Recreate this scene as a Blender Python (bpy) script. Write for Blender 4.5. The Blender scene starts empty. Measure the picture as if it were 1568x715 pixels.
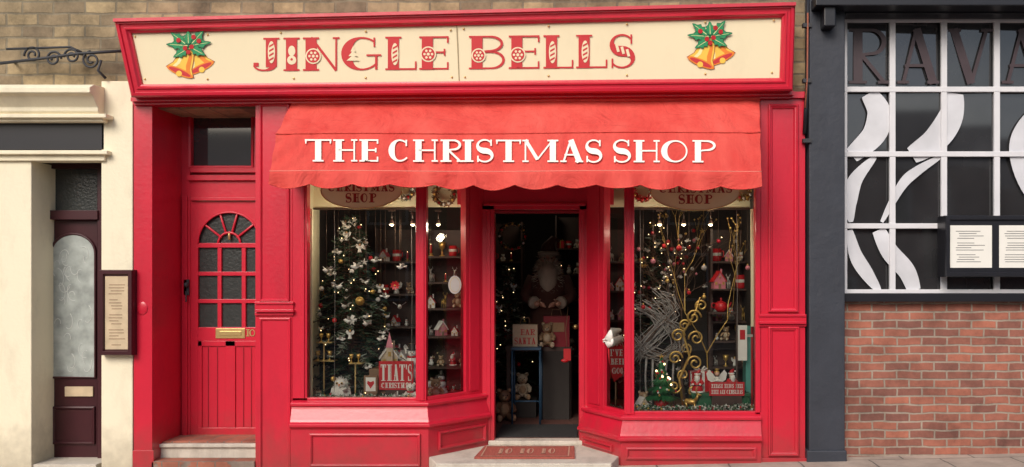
import bpy, math, random
from mathutils import Vector, Matrix
random.seed(11)
R_=random.uniform
# ---- survey: photo measurements (1568 px wide copy) -> metres, eye 1.6 m high, 7.5 m from the shop front
D=7.5;S=180.0;CX=900.0;CY=424.0;H0=1.6
def W(px,py,y=0.0):
    s=(D+y)/(D*S); return Vector(((px-CX)*s,y,H0+(CY-py)*s))
def onplane(px,py,P0,n):
    C=Vector((0,-D,H0)); d=Vector(((px-CX)/S,D,(CY-py)/S))
    return C+d*((P0-C).dot(n)/d.dot(n))
def gz(x): return 0.02*max(-15,min(15,x))

sc=bpy.context.scene
sc.view_settings.view_transform='Standard'; sc.view_settings.look='None'; sc.view_settings.exposure=0

# ---------------- materials
def newmat(name):
    m=bpy.data.materials.new(name); m.use_nodes=True
    nt=m.node_tree; nt.nodes.clear()
    o=nt.nodes.new('ShaderNodeOutputMaterial'); p=nt.nodes.new('ShaderNodeBsdfPrincipled')
    nt.links.new(p.outputs[0],o.inputs[0]); return m,nt,p,o
def mat(name,col,rough=.5,metal=0.,var=.15,vs=6.,bump=0.,bs=60.,spec=.5,emit=0.,ecol=None,dirt=None,dirtamt=.5,dlo=.55,dhi=.75,ds=3.,coat=0.,low=None,chips=None):
    m,nt,p,o=newmat(name); N=nt.nodes.new; L=nt.links.new
    tc=N('ShaderNodeTexCoord'); nz=N('ShaderNodeTexNoise'); nz.inputs['Scale'].default_value=vs; nz.inputs['Detail'].default_value=6
    L(tc.outputs['Object'],nz.inputs['Vector'])
    mx=N('ShaderNodeMix'); mx.data_type='RGBA'
    mx.inputs[6].default_value=(*[c*(1-var) for c in col],1); mx.inputs[7].default_value=(*[min(1,c*(1+var)) for c in col],1)
    L(nz.outputs['Fac'],mx.inputs[0]); out=mx.outputs[2]
    if dirt:
        n2=N('ShaderNodeTexNoise'); n2.inputs['Scale'].default_value=ds; n2.inputs['Detail'].default_value=9; n2.inputs['Roughness'].default_value=.7
        mp=N('ShaderNodeMapping'); mp.inputs['Scale'].default_value=(1.5,1.,.55); L(tc.outputs['Object'],mp.inputs[0]); L(mp.outputs[0],n2.inputs['Vector'])
        mr=N('ShaderNodeMapRange'); mr.inputs[1].default_value=dlo; mr.inputs[2].default_value=dhi; mr.inputs[4].default_value=dirtamt
        L(n2.outputs['Fac'],mr.inputs[0])
        m2=N('ShaderNodeMix'); m2.data_type='RGBA'; L(mr.outputs[0],m2.inputs[0]); L(out,m2.inputs[6]); m2.inputs[7].default_value=(*dirt,1); out=m2.outputs[2]
    if chips:
        n4=N('ShaderNodeTexNoise'); n4.inputs['Scale'].default_value=38; n4.inputs['Detail'].default_value=3; L(tc.outputs['Object'],n4.inputs['Vector'])
        mr=N('ShaderNodeMapRange'); mr.inputs[1].default_value=.735; mr.inputs[2].default_value=.75; mr.inputs[4].default_value=.75; L(n4.outputs['Fac'],mr.inputs[0])
        m4=N('ShaderNodeMix'); m4.data_type='RGBA'; L(mr.outputs[0],m4.inputs[0]); L(out,m4.inputs[6]); m4.inputs[7].default_value=(*chips,1); out=m4.outputs[2]
    if low:   # splashed dirt near the pavement
        sp=N('ShaderNodeSeparateXYZ'); L(tc.outputs['Object'],sp.inputs[0])
        n3=N('ShaderNodeTexNoise'); n3.inputs['Scale'].default_value=9; n3.inputs['Detail'].default_value=8; L(tc.outputs['Object'],n3.inputs['Vector'])
        ma=N('ShaderNodeMath'); ma.operation='MULTIPLY_ADD'; ma.inputs[1].default_value=-.5; L(n3.outputs['Fac'],ma.inputs[0]); L(sp.outputs[2],ma.inputs[2])
        mr=N('ShaderNodeMapRange'); mr.inputs[1].default_value=.12; mr.inputs[2].default_value=-.28; mr.inputs[4].default_value=.6; L(ma.outputs[0],mr.inputs[0])
        m3=N('ShaderNodeMix'); m3.data_type='RGBA'; L(mr.outputs[0],m3.inputs[0]); L(out,m3.inputs[6]); m3.inputs[7].default_value=(*low,1); out=m3.outputs[2]
    L(out,p.inputs['Base Color'])
    p.inputs['Roughness'].default_value=rough; p.inputs['Metallic'].default_value=metal; p.inputs['Specular IOR Level'].default_value=spec
    if coat: p.inputs['Coat Weight'].default_value=coat; p.inputs['Coat Roughness'].default_value=.12
    if bump:
        nb=N('ShaderNodeTexNoise'); nb.inputs['Scale'].default_value=bs; nb.inputs['Detail'].default_value=5; L(tc.outputs['Object'],nb.inputs['Vector'])
        b=N('ShaderNodeBump'); b.inputs['Strength'].default_value=bump; b.inputs['Distance'].default_value=.01
        L(nb.outputs['Fac'],b.inputs['Height']); L(b.outputs[0],p.inputs['Normal'])
    if emit:
        p.inputs['Emission Color'].default_value=(*(ecol or col),1); p.inputs['Emission Strength'].default_value=emit
    return m
def brickmat(name,c1,c2,mortar,bw,rh,ms,axes='xz',rough=.9,off=.5,bias=0.,nvar=.35):
    m,nt,p,o=newmat(name); N=nt.nodes.new; L=nt.links.new
    tc=N('ShaderNodeTexCoord'); sp=N('ShaderNodeSeparateXYZ'); cb=N('ShaderNodeCombineXYZ')
    nw=N('ShaderNodeTexNoise'); nw.inputs['Scale'].default_value=5; nw.inputs['Detail'].default_value=3
    L(tc.outputs['Object'],nw.inputs['Vector'])
    va=N('ShaderNodeVectorMath'); va.operation='MULTIPLY_ADD'; va.inputs[1].default_value=(.03,.03,.03)
    L(nw.outputs['Color'],va.inputs[0]); L(tc.outputs['Object'],va.inputs[2])
    L(va.outputs[0],sp.inputs[0]); L(sp.outputs[0],cb.inputs[0]); L(sp.outputs[2 if axes=='xz' else 1],cb.inputs[1])
    br=N('ShaderNodeTexBrick'); br.inputs['Scale'].default_value=1; br.inputs['Brick Width'].default_value=bw; br.inputs['Row Height'].default_value=rh
    br.inputs['Mortar Size'].default_value=ms; br.inputs['Mortar Smooth'].default_value=.3; br.inputs['Bias'].default_value=bias; br.offset=off
    br.inputs['Color1'].default_value=(*c1,1); br.inputs['Color2'].default_value=(*c2,1); br.inputs['Mortar'].default_value=(*mortar,1)
    L(cb.outputs[0],br.inputs['Vector'])
    nz=N('ShaderNodeTexNoise'); nz.inputs['Scale'].default_value=4; nz.inputs['Detail'].default_value=10; nz.inputs['Roughness'].default_value=.7; L(tc.outputs['Object'],nz.inputs['Vector'])
    mr=N('ShaderNodeMapRange'); mr.inputs[1].default_value=.3; mr.inputs[2].default_value=.7; mr.inputs[3].default_value=1-nvar; mr.inputs[4].default_value=1+nvar; L(nz.outputs['Fac'],mr.inputs[0])
    vm=N('ShaderNodeVectorMath'); vm.operation='SCALE'; L(br.outputs['Color'],vm.inputs[0]); L(mr.outputs[0],vm.inputs['Scale'])
    L(vm.outputs[0],p.inputs['Base Color']); p.inputs['Roughness'].default_value=rough
    ad=N('ShaderNodeMath'); ad.operation='MULTIPLY_ADD'; ad.inputs[1].default_value=-1; L(br.outputs['Fac'],ad.inputs[0]); L(nz.outputs['Fac'],ad.inputs[2])
    b=N('ShaderNodeBump'); b.inputs['Strength'].default_value=.6; b.inputs['Distance'].default_value=.012; L(ad.outputs[0],b.inputs['Height']); L(b.outputs[0],p.inputs['Normal'])
    return m
def glassmat(name,rough=0.0,ior=1.45,tint=(.93,.96,.94)):
    m=bpy.data.materials.new(name); m.use_nodes=True; nt=m.node_tree; nt.nodes.clear(); N=nt.nodes.new; L=nt.links.new
    o=N('ShaderNodeOutputMaterial'); t=N('ShaderNodeBsdfTransparent'); g=N('ShaderNodeBsdfGlossy'); f=N('ShaderNodeFresnel'); x=N('ShaderNodeMixShader')
    t.inputs[0].default_value=(*tint,1); g.inputs['Roughness'].default_value=rough; f.inputs[0].default_value=ior
    L(f.outputs[0],x.inputs[0]); L(t.outputs[0],x.inputs[1]); L(g.outputs[0],x.inputs[2]); L(x.outputs[0],o.inputs[0]); return m

RED=mat('red_gloss_paint',(.565,.012,.036),.34,var=.12,vs=2.2,bump=.16,bs=26,dirt=(.30,.016,.028),dirtamt=.5,dlo=.5,dhi=.8,ds=2.2,coat=.25,low=(.20,.05,.04),chips=(.30,.05,.05))
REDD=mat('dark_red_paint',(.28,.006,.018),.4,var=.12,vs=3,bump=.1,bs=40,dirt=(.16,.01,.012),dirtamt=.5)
CREAMS=mat('sign_cream_enamel',(.85,.74,.50),.4,var=.03,vs=1.5,dirt=(.64,.53,.34),dirtamt=.28,dlo=.52,dhi=.85)
SGRED=mat('sign_red_lettering',(.58,.035,.04),.45,var=.06)
CREAM=mat('cream_masonry_paint',(.82,.74,.55),.75,var=.05,vs=3,bump=.25,bs=35,dirt=(.48,.42,.30),dirtamt=.5,dlo=.5,dhi=.8,ds=2.5,low=(.3,.26,.19))
WHITE=mat('white_paint',(.78,.77,.73),.6,var=.04)
def canvas():
    m,nt,p,o=newmat('awning_canvas'); N=nt.nodes.new; L=nt.links.new
    tc=N('ShaderNodeTexCoord'); nz=N('ShaderNodeTexNoise'); nz.inputs['Scale'].default_value=2.2; nz.inputs['Detail'].default_value=8; nz.inputs['Roughness'].default_value=.65
    mp=N('ShaderNodeMapping'); mp.inputs['Scale'].default_value=(1.6,1,.5); L(tc.outputs['Object'],mp.inputs[0])
    L(mp.outputs[0],nz.inputs['Vector']); cr=N('ShaderNodeValToRGB')
    cr.color_ramp.elements[0].position=.3; cr.color_ramp.elements[0].color=(.57,.045,.038,1); cr.color_ramp.elements[1].position=.72; cr.color_ramp.elements[1].color=(.72,.11,.085,1)
    L(nz.outputs['Fac'],cr.inputs[0]); L(cr.outputs[0],p.inputs['Base Color']); p.inputs['Roughness'].default_value=.8; p.inputs['Specular IOR Level'].default_value=.25
    n2=N('ShaderNodeTexNoise'); n2.inputs['Scale'].default_value=3.2; n2.inputs['Detail'].default_value=4; n2.inputs['Distortion'].default_value=1.6; L(tc.outputs['Object'],n2.inputs['Vector'])
    n3=N('ShaderNodeTexNoise'); n3.inputs['Scale'].default_value=260; L(tc.outputs['Object'],n3.inputs['Vector'])
    a=N('ShaderNodeMath'); a.operation='MULTIPLY_ADD'; a.inputs[1].default_value=.03; L(n3.outputs['Fac'],a.inputs[0]); L(n2.outputs['Fac'],a.inputs[2])
    b=N('ShaderNodeBump'); b.inputs['Strength'].default_value=.7; b.inputs['Distance'].default_value=.05; L(a.outputs[0],b.inputs['Height']); L(b.outputs[0],p.inputs['Normal'])
    return m
AWN=canvas()
AWNW=mat('awning_white_lettering',(.86,.80,.72),.8,var=.05)
BLACKP=mat('black_masonry_paint',(.030,.034,.046),.6,var=.3,vs=4,bump=.5,bs=14)
BLACKG=mat('black_gloss_paint',(.012,.012,.016),.35,var=.2)
MAROON=mat('maroon_door_paint',(.045,.008,.012),.35,var=.3,vs=5)
IRON=mat('wrought_iron',(.03,.03,.035),.6,var=.3)
STONE=brickmat('coursed_sandstone',(.36,.27,.15),(.18,.135,.085),(.20,.165,.11),.27,.105,.010,nvar=.55)
BRICK=brickmat('red_brick',(.36,.125,.08),(.19,.078,.06),(.30,.24,.19),.215,.073,.009,nvar=.4)
PAVE=brickmat('paving_slabs',(.42,.33,.27),(.36,.30,.25),(.16,.14,.12),.6,.45,.008,axes='xy',nvar=.25)
ASPH=mat('asphalt',(.05,.05,.052),.9,var=.35,vs=40,bump=.5,bs=120)
KERB=mat('kerb_granite',(.28,.27,.26),.8,var=.2,vs=30,bump=.3)
GROUND=mat('ground_grass',(.07,.10,.04),.95,var=.4,vs=3,bump=.5,bs=20)
STEP=mat('worn_stone_step',(.56,.51,.43),.85,var=.18,vs=8,bump=.35,bs=30,dirt=(.25,.21,.17),dirtamt=.7,dlo=.48)
TILE=brickmat('terracotta_tiles',(.36,.13,.08),(.28,.10,.065),(.2,.15,.12),.15,.15,.006,axes='xy',off=0.)
GLASS=glassmat('window_glass',0.,1.55)
DGLASS=mat('dark_pane_glass',(.026,.026,.028),.05,var=.6,vs=3,spec=1.)
TEXGL=mat('obscured_glass',(.040,.044,.042),.22,var=.3,vs=20,bump=.35,bs=45,spec=.55)
LACE=mat('frosted_glass',(.34,.37,.35),.3,var=.75,vs=9,bump=.4,bs=20)
ETCH=mat('etched_glass_sprig',(.50,.52,.50),.5,var=.2)
BRASS=mat('brass',(.72,.52,.22),.35,metal=.85,var=.15)
GOLD=mat('gold_metal',(.66,.43,.13),.35,metal=.7,var=.25)
SILV=mat('silver_twig',(.34,.31,.29),.55,metal=.1,var=.4,vs=30)
WOOD=mat('dark_shelf_wood',(.055,.028,.02),.5,var=.4,vs=12)
WOODM=mat('brown_wood',(.20,.11,.06),.55,var=.3,vs=12)
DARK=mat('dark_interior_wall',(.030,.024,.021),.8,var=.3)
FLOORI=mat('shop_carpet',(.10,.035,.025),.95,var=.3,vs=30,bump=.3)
CEIL=mat('shop_ceiling',(.22,.19,.15),.8)
PELM=mat('window_pelmet_cream',(.84,.77,.52),.7,var=.05)
MATR=mat('doormat_coir',(.36,.085,.06),.95,var=.3,vs=60,bump=.6,bs=150)
MATB=mat('black_rubber_mat',(.02,.02,.02),.9,var=.3,vs=50,bump=.5,bs=150)
FIR=mat('fir_needles',(.022,.052,.026),.6,var=.6,vs=7)
FIRB=mat('artificial_green',(.02,.14,.045),.55,var=.4,vs=10)
FROST=mat('frosted_foliage',(.30,.34,.28),.7,var=.5,vs=30)
TWIG=mat('brown_twig',(.13,.075,.05),.7,var=.4,vs=30)
PWHITE=mat('porcelain_white',(.72,.69,.64),.35,var=.12,vs=25)
FLUFF=mat('white_fur',(.78,.75,.70),.9,var=.1)
BEARD=mat('grey_beard',(.46,.40,.32),.9,var=.25,vs=20)
TAN=mat('teddy_plush',(.36,.23,.13),.9,var=.25,vs=40)
LTAN=mat('pale_plush',(.50,.40,.28),.9,var=.2,vs=40)
SKIN=mat('painted_skin',(.60,.34,.24),.5)
FRED=mat('figurine_red',(.50,.014,.02),.4,var=.15)
PINK=mat('figurine_pink',(.55,.17,.21),.4)
FGRN=mat('figurine_green',(.02,.11,.05),.4)
TEAL=mat('teal_card',(.08,.30,.26),.6)
BLUE=mat('blue_paint',(.02,.06,.11),.5)
INK=mat('black_ink',(.012,.012,.012),.4)
PAPER=mat('paper',(.76,.74,.68),.8,var=.05)
PARCH=mat('parchment_menu',(.55,.43,.28),.8,var=.3,vs=12)
OVALM=mat('oval_sign_gold',(.80,.66,.38),.5,var=.08)
OVTXT=mat('oval_sign_lettering',(.34,.03,.02),.5)
BELLG=mat('bell_gold_print',(.90,.56,.08),.45); BELLO=mat('bell_orange_print',(.82,.24,.03),.45); BELLY=mat('bell_highlight_print',(.95,.84,.40),.45)
LEAF=mat('holly_print',(.02,.27,.10),.5); LEAFD=mat('holly_dark_print',(.01,.10,.05),.5)
RAVAR=mat('pub_lettering',(.055,.035,.04),.5,var=.4)
GBAR=mat('white_glazing_bar',(.66,.65,.67),.55,var=.1)
SWIRL=mat('white_glass_decoration',(.60,.60,.63),.5,var=.3,vs=4)
BULB=mat('lit_spot_bulb',(1,.85,.6),.3,emit=18,ecol=(1,.74,.45))
FAIRY=mat('fairy_light',(1,.8,.5),.3,emit=4.5,ecol=(1,.68,.34))
ROOF=mat('slate_roof',(.09,.09,.10),.7,var=.3,vs=10)
SEAM=mat('panel_seam',(.35,.27,.15),.6)

# ---------------- mesh builder
class B:
    def __init__(s,name): s.n=name; s.v=[];s.f=[];s.m=[];s.s=[];s.mats=[];s.M=None
    def add(s,vs,fs,mt,sm=False):
        if mt not in s.mats: s.mats.append(mt)
        k=s.mats.index(mt); o=len(s.v)
        if s.M is not None: vs=[s.M@Vector(v) for v in vs]
        s.v+= [tuple(v) for v in vs]
        for f in fs: s.f.append(tuple(i+o for i in f)); s.m.append(k); s.s.append(sm)
    def box(s,x0,x1,y0,y1,z0,z1,mt):
        if x0>x1:x0,x1=x1,x0
        if z0>z1:z0,z1=z1,z0
        if y0>y1:y0,y1=y1,y0
        s.add([(x0,y0,z0),(x1,y0,z0),(x1,y1,z0),(x0,y1,z0),(x0,y0,z1),(x1,y0,z1),(x1,y1,z1),(x0,y1,z1)],
              [(0,3,2,1),(4,5,6,7),(0,1,5,4),(1,2,6,5),(2,3,7,6),(3,0,4,7)],mt)
    def prism(s,pts,z0,z1,mt):
        n=len(pts); s.add([(x,y,z0) for x,y in pts]+[(x,y,z1) for x,y in pts],[tuple(range(n,2*n)),tuple(range(n-1,-1,-1))]+[(i,(i+1)%n,n+(i+1)%n,n+i) for i in range(n)],mt)
    def fb(s,pl,pr,pt,pb,yf,th,mt):
        a=W(pl,pt,yf); b=W(pr,pb,yf); s.box(a.x,b.x,yf,yf+th,b.z,a.z,mt)
    def qb(s,q,th,mt):
        q=[Vector(p) for p in q]; n=(q[1]-q[0]).cross(q[3]-q[0]).normalized()
        b=[p-n*th for p in q]
        s.add(q+b,[(0,1,2,3),(5,4,7,6),(4,5,1,0),(5,6,2,1),(6,7,3,2),(7,4,0,3)],mt)
    def mold(s,q,prof,mt,fill=None):
        q=[Vector(p) for p in q]; n=(q[1]-q[0]).cross(q[3]-q[0]).normalized()
        ub=(q[1]-q[0]).normalized(); ut=(q[2]-q[3]).normalized(); vl=(q[3]-q[0]).normalized(); vr=(q[2]-q[1]).normalized()
        vs=[];fs=[]
        for (i,o) in prof:
            vs+=[q[0]+(ub+vl)*i+n*o,q[1]+(-ub+vr)*i+n*o,q[2]+(-ut-vr)*i+n*o,q[3]+(ut-vl)*i+n*o]
        for k in range(len(prof)-1):
            for j in range(4):
                a=k*4+j;b=k*4+(j+1)%4; fs.append((a,b,b+4,a+4))
        s.add(vs,fs,mt)
        if fill: s.add(vs[-4:],[(0,1,2,3)],fill)
        return vs[-4:]
    def sweep(s,path,prof,mt):
        P=[Vector((p[0],p[1])) for p in path]; ns=[]
        for i in range(len(P)-1):
            d=(P[i+1]-P[i]).normalized(); ns.append(Vector((d.y,-d.x)))
        off=[]
        for i in range(len(P)):
            if i==0: off.append(ns[0])
            elif i==len(P)-1: off.append(ns[-1])
            else:
                a=(ns[i-1]+ns[i]); off.append(a/(1+ns[i-1].dot(ns[i])))
        vs=[];m=len(prof)
        for i,p in enumerate(P):
            for (o,z) in prof: vs.append((p.x+off[i].x*o,p.y+off[i].y*o,z))
        fs=[]
        for i in range(len(P)-1):
            for j in range(m-1): a=i*m+j; fs.append((a,a+m,a+m+1,a+1))
        fs.append(tuple(range(m))); fs.append(tuple((len(P)-1)*m+j for j in reversed(range(m))))
        s.add(vs,fs,mt)
    def sph(s,c,r,mt,seg=12,rg=8):
        if not isinstance(r,(tuple,list)): r=(r,r,r)
        vs=[(c[0],c[1],c[2]+r[2])]
        for i in range(1,rg):
            a=math.pi*i/rg
            for j in range(seg):
                b=2*math.pi*j/seg; vs.append((c[0]+r[0]*math.sin(a)*math.cos(b),c[1]+r[1]*math.sin(a)*math.sin(b),c[2]+r[2]*math.cos(a)))
        vs.append((c[0],c[1],c[2]-r[2])); fs=[]
        for j in range(seg): fs.append((0,1+j,1+(j+1)%seg))
        for i in range(rg-2):
            for j in range(seg):
                a=1+i*seg+j;b=1+i*seg+(j+1)%seg; fs.append((a,a+seg,b+seg,b))
        l=len(vs)-1;o=1+(rg-2)*seg
        for j in range(seg): fs.append((l,o+(j+1)%seg,o+j))
        s.add(vs,fs,mt,True)
    def tube(s,pts,r,mt,seg=6,caps=True,sm=True):
        pts=[Vector(p) for p in pts]; n=len(pts)
        rr=r if isinstance(r,(list,tuple)) else [r]*n
        vs=[];fs=[]
        for i,p in enumerate(pts):
            t=(pts[min(i+1,n-1)]-pts[max(i-1,0)])
            if t.length<1e-9: t=Vector((0,0,1))
            t.normalize()
            ref=Vector((0,1,0)) if abs(t.y)<.9 else Vector((1,0,0))
            u=t.cross(ref).normalized(); w=t.cross(u)
            for j in range(seg):
                a=2*math.pi*j/seg; vs.append(p+u*(rr[i]*math.cos(a))+w*(rr[i]*math.sin(a)))
        for i in range(n-1):
            for j in range(seg):
                a=i*seg+j;b=i*seg+(j+1)%seg; fs.append((a,b,b+seg,a+seg))
        if caps: fs.append(tuple(reversed(range(seg)))); fs.append(tuple((n-1)*seg+j for j in range(seg)))
        s.add(vs,fs,mt,sm)
    def cone(s,a,b,r0,r1,mt,seg=12): s.tube([a,b],[r0,r1],mt,seg)
    def lathe(s,c,prof,mt,seg=16):
        vs=[];fs=[]
        for (r,z) in prof:
            for j in range(seg):
                a=2*math.pi*j/seg; vs.append((c[0]+r*math.cos(a),c[1]+r*math.sin(a),c[2]+z))
        for i in range(len(prof)-1):
            for j in range(seg):
                a=i*seg+j;b=i*seg+(j+1)%seg; fs.append((a,b,b+seg,a+seg))
        s.add(vs,fs,mt,True)
    def tuft(s,c,r,n,l,mt,w=.3):
        for _ in range(n):
            z=R_(-1,1);a=R_(0,2*math.pi);q=math.sqrt(1-z*z);d=Vector((q*math.cos(a),q*math.sin(a),z))
            p=Vector((c[0]+r[0]*d.x,c[1]+r[1]*d.y,c[2]+r[2]*d.z)); t=d.orthogonal().normalized()
            t=(Matrix.Rotation(R_(0,6.28),3,d)@t)
            e=(d+Vector((R_(-.5,.5),R_(-.5,.5),R_(-.9,.2)))).normalized()
            s.add([p-t*l*w,p+t*l*w,p+e*l],[(0,1,2)],mt)
    def poly(s,pts,P0,n,off,mt):
        s.add([onplane(x,y,P0,n)-n*off for x,y in pts],[tuple(range(len(pts)))],mt)
    def done(s,parent=None,bevel=0.,seg=2):
        me=bpy.data.meshes.new(s.n); me.from_pydata(s.v,[],s.f)
        for m in s.mats: me.materials.append(m)
        me.polygons.foreach_set('material_index',s.m); me.polygons.foreach_set('use_smooth',s.s); me.update()
        ob=bpy.data.objects.new(s.n,me); sc.collection.objects.link(ob)
        if bevel:
            md=ob.modifiers.new('bevel','BEVEL'); md.width=bevel; md.segments=seg; md.limit_method='ANGLE'; md.angle_limit=math.radians(40)
        if parent: ob.parent=parent
        return ob
def empty(name):
    e=bpy.data.objects.new(name,None); sc.collection.objects.link(e); return e

# ---------------- lettering
def arcp(cx,cy,rx,ry,a0,a1,n=18):
    return [(cx+rx*math.cos(math.radians(a0+(a1-a0)*i/n)),cy+ry*math.sin(math.radians(a0+(a1-a0)*i/n))) for i in range(n+1)]
def glyph(c,w,h,st,hr):
    G=[]
    def Ln(x0,y0,x1,y1,a,b=None): G.append(([(x0,y0),(x1,y1)],[a,a if b is None else b]))
    def V(x,wd): Ln(x,0,x,h,wd)
    def sf(x,wd,top=True,bot=True):
        e=wd/2+hr*1.5
        if bot: Ln(x-e,hr/2,x+e,hr/2,hr)
        if top: Ln(x-e,h-hr/2,x+e,h-hr/2,hr)
    m=st/2+hr*1.5
    if c=='I': V(w/2,st);sf(w/2,st)
    elif c=='T':
        V(w/2,st);sf(w/2,st,top=False);Ln(0,h-hr/2,w,h-hr/2,hr)
        Ln(hr/2,h,hr/2,h*.80,hr*1.4,hr*.6);Ln(w-hr/2,h,w-hr/2,h*.80,hr*1.4,hr*.6)
    elif c=='H': V(m,st);sf(m,st);V(w-hr*2,hr);sf(w-hr*2,hr);Ln(m,h*.52,w-hr*2,h*.52,hr)
    elif c in 'EF':
        V(m,st);sf(m,st)
        Ln(m,h-hr/2,w,h-hr/2,hr);Ln(w-hr/2,h,w-hr/2,h*.8,hr);Ln(m,h*.52,w*.86,h*.52,hr);Ln(w*.86,h*.62,w*.86,h*.42,hr)
        if c=='E': Ln(m,hr/2,w,hr/2,hr);Ln(w-hr/2,0,w-hr/2,h*.22,hr)
    elif c=='L': V(m,st);sf(m,st);Ln(m,hr/2,w,hr/2,hr);Ln(w-hr/2,0,w-hr/2,h*.25,hr)
    elif c in 'CGO':
        a0,a1=(48,318) if c!='O' else (0,360)
        p=arcp(w/2,h/2,w/2-hr/2,h/2-hr/2,a0,a1,30)
        if c=='O': p=arcp(w/2,h/2,w/2-st*.4,h/2-hr/2,a0,a1,36)
        wd=[]
        for i in range(len(p)):
            a=math.radians(a0+(a1-a0)*i/(len(p)-1)); wd.append(hr+(st-hr)*max(0,-math.cos(a))**2)
        if c!='O': p=[(x+(st*.35 if x<w/2 else 0)*max(0,(w/2-x)/(w/2)),y) for x,y in p]
        G.append((p,wd))
        if c!='O': Ln(p[0][0],h*.98,p[0][0],h*.70,hr)
        if c=='G': Ln(w*.87,h*.02,w*.87,h*.45,hr*1.4);Ln(w*.62,h*.45,w,h*.45,hr)
    elif c in 'RPB':
        V(m,st);sf(m,st)
        r=(w-m)*.9 if c!='R' else (w-m)*.85
        bw=[hr]+[hr+hr*.6*math.sin(math.pi*i/18) for i in range(19)]+[hr]
        G.append(([(m,h-hr/2)]+arcp(w-r*.5-hr,h*.76,r*.5,h*.24-hr/2,90,-90)+[(m,h*.52)],bw))
        if c=='R': Ln(m+st*.4,h*.52,w-hr,hr/2,hr*1.3);Ln(w-hr*3,hr/2,w+hr,hr/2,hr)
        if c=='B': G.append(([(m,h*.52)]+arcp(w-r*.5,h*.27,r*.5,h*.27-hr/2,90,-90)+[(m,hr/2)],bw))
    elif c=='J':
        x=w-m;Ln(x,h*.12,x,h,st);sf(x,st,bot=False)
        G.append((arcp(x-(x-hr*2)/2,h*.2,(x-hr*2)/2+st*.2,h*.2-hr/2,0,-170),[st*.6-(st*.6-hr)*min(1,i/8) for i in range(19)]))
        Ln(hr*.5,h*.2,hr*3.5,h*.2,hr*2.2)
    elif c=='N': V(m,st);sf(m,st);V(w-hr*2,hr);sf(w-hr*2,hr,bot=False);Ln(m,h,w-hr*2,0,hr*1.5)
    elif c=='M':
        V(hr*2,hr);sf(hr*2,hr);V(w-m,st);sf(w-m,st);Ln(hr*2,h,w*.42,h*.12,st*.55);Ln(w*.42,h*.12,w-m,h,hr)
    elif c in 'AV':
        k=(lambda y:y) if c=='A' else (lambda y:h-y)
        a,b=(hr*1.2,st*.9) if c=='A' else (st*.9,hr*1.2)
        if c=='A': Ln(hr*2,k(0),w*.46,k(h),a);Ln(w*.46,k(h),w-st*.6,k(0),b);Ln(w*.18,k(h*.33),w*.74,k(h*.33),hr);Ln(0,hr/2,hr*4,hr/2,hr);Ln(w-st*1.3,hr/2,w,hr/2,hr)
        else: Ln(st*.6,h,w*.52,0,st*.9);Ln(w*.52,0,w-hr*2,h,hr*1.2);Ln(0,h-hr/2,st*1.4,h-hr/2,hr);Ln(w-hr*4,h-hr/2,w,h-hr/2,hr)
    elif c=='S':
        p=arcp(w/2,h*.745,w*.40,h*.245,25,270,16)+arcp(w/2,h*.255,w*.42,h*.245,90,-155,16)[1:]
        n=len(p);wd=[hr+(st*.95-hr)*math.exp(-((i-(n-1)/2)/(n*.16))**2) for i in range(n)]
        G.append((p,wd));Ln(p[0][0],h,p[0][0],h*.72,hr);Ln(p[-1][0],0,p[-1][0],h*.28,hr)
    elif c=="'": Ln(w/2,h,w/2,h*.7,hr*2,hr)
    return G
def ribbon(b,pts,wd,mapf,off,mt):
    vs=[];n=len(pts)
    for i,(x,y) in enumerate(pts):
        x0,y0=pts[max(i-1,0)];x1,y1=pts[min(i+1,n-1)];dx,dy=x1-x0,y1-y0;l=math.hypot(dx,dy) or 1
        nx,ny=-dy/l*wd[i]/2,dx/l*wd[i]/2
        vs+=[mapf(x+nx,y+ny,off),mapf(x-nx,y-ny,off)]
    b.add(vs,[(2*i,2*i+1,2*i+3,2*i+2) for i in range(n-1)],mt)
def word(b,items,yb,h,st,hr,P0,n,mt,tilt=0.,xref=0.,off=.002):
    k=0
    for c,l,r in items:
        for pts,wd in glyph(c,r-l,h,st,hr):
            k+=1
            ribbon(b,pts,wd,lambda x,y,o:onplane(l+x,yb-y+tilt*(l+x-xref),P0,n)-n*o,off+.0004*(k%6),mt)
def spread(s,l,r,gap=.12):
    wt={'I':.45,'M':1.3,' ':.6,'S':.75,'E':.85,'L':.85,"'":.25}
    tot=sum(wt.get(c,1)for c in s)+gap*(len(s)-1); u=(r-l)/tot; x=l; o=[]
    for c in s:
        w=wt.get(c,1)*u
        if c!=' ': o.append((c,x,x+w))
        x+=w+gap*u
    return o
NY=Vector((0,1,0))

# ---------------- ground
b=B('ground')
b.add([(-200,-200,-.5),(200,-200,-.5),(200,200,-.5),(-200,200,-.5)],[(0,1,2,3)],GROUND); b.done()
def strip(name,y0,y1,dz,mt,dx=0):
    b=B(name); xs=[-60,-15,-10,-5,0,5,10,15,60]; vs=[];fs=[]
    for x in xs: vs+=[(x,y0,gz(x)+dz),(x,y1,gz(x)+dz)]
    for x in xs: vs+=[(x,y0,gz(x)+dz-.3),(x,y1,gz(x)+dz-.3)]
    n=len(xs)
    for i in range(n-1):
        a=2*i; fs.append((a,a+2,a+3,a+1)); c=2*n+a; fs.append((a,c,c+2,a+2)); fs.append((a+1,a+3,c+3,c+1))
    b.add(vs,fs,mt); return b.done()
strip('pavement',-2.4,6,0,PAVE); strip('kerb',-2.55,-2.4,.003,KERB); strip('road',-11,-2.55,-.12,ASPH); strip('kerb',-11.15,-11,.003,KERB); strip('pavement',-26,-11.15,0,PAVE)
b=B('road_centre_line')
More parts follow.
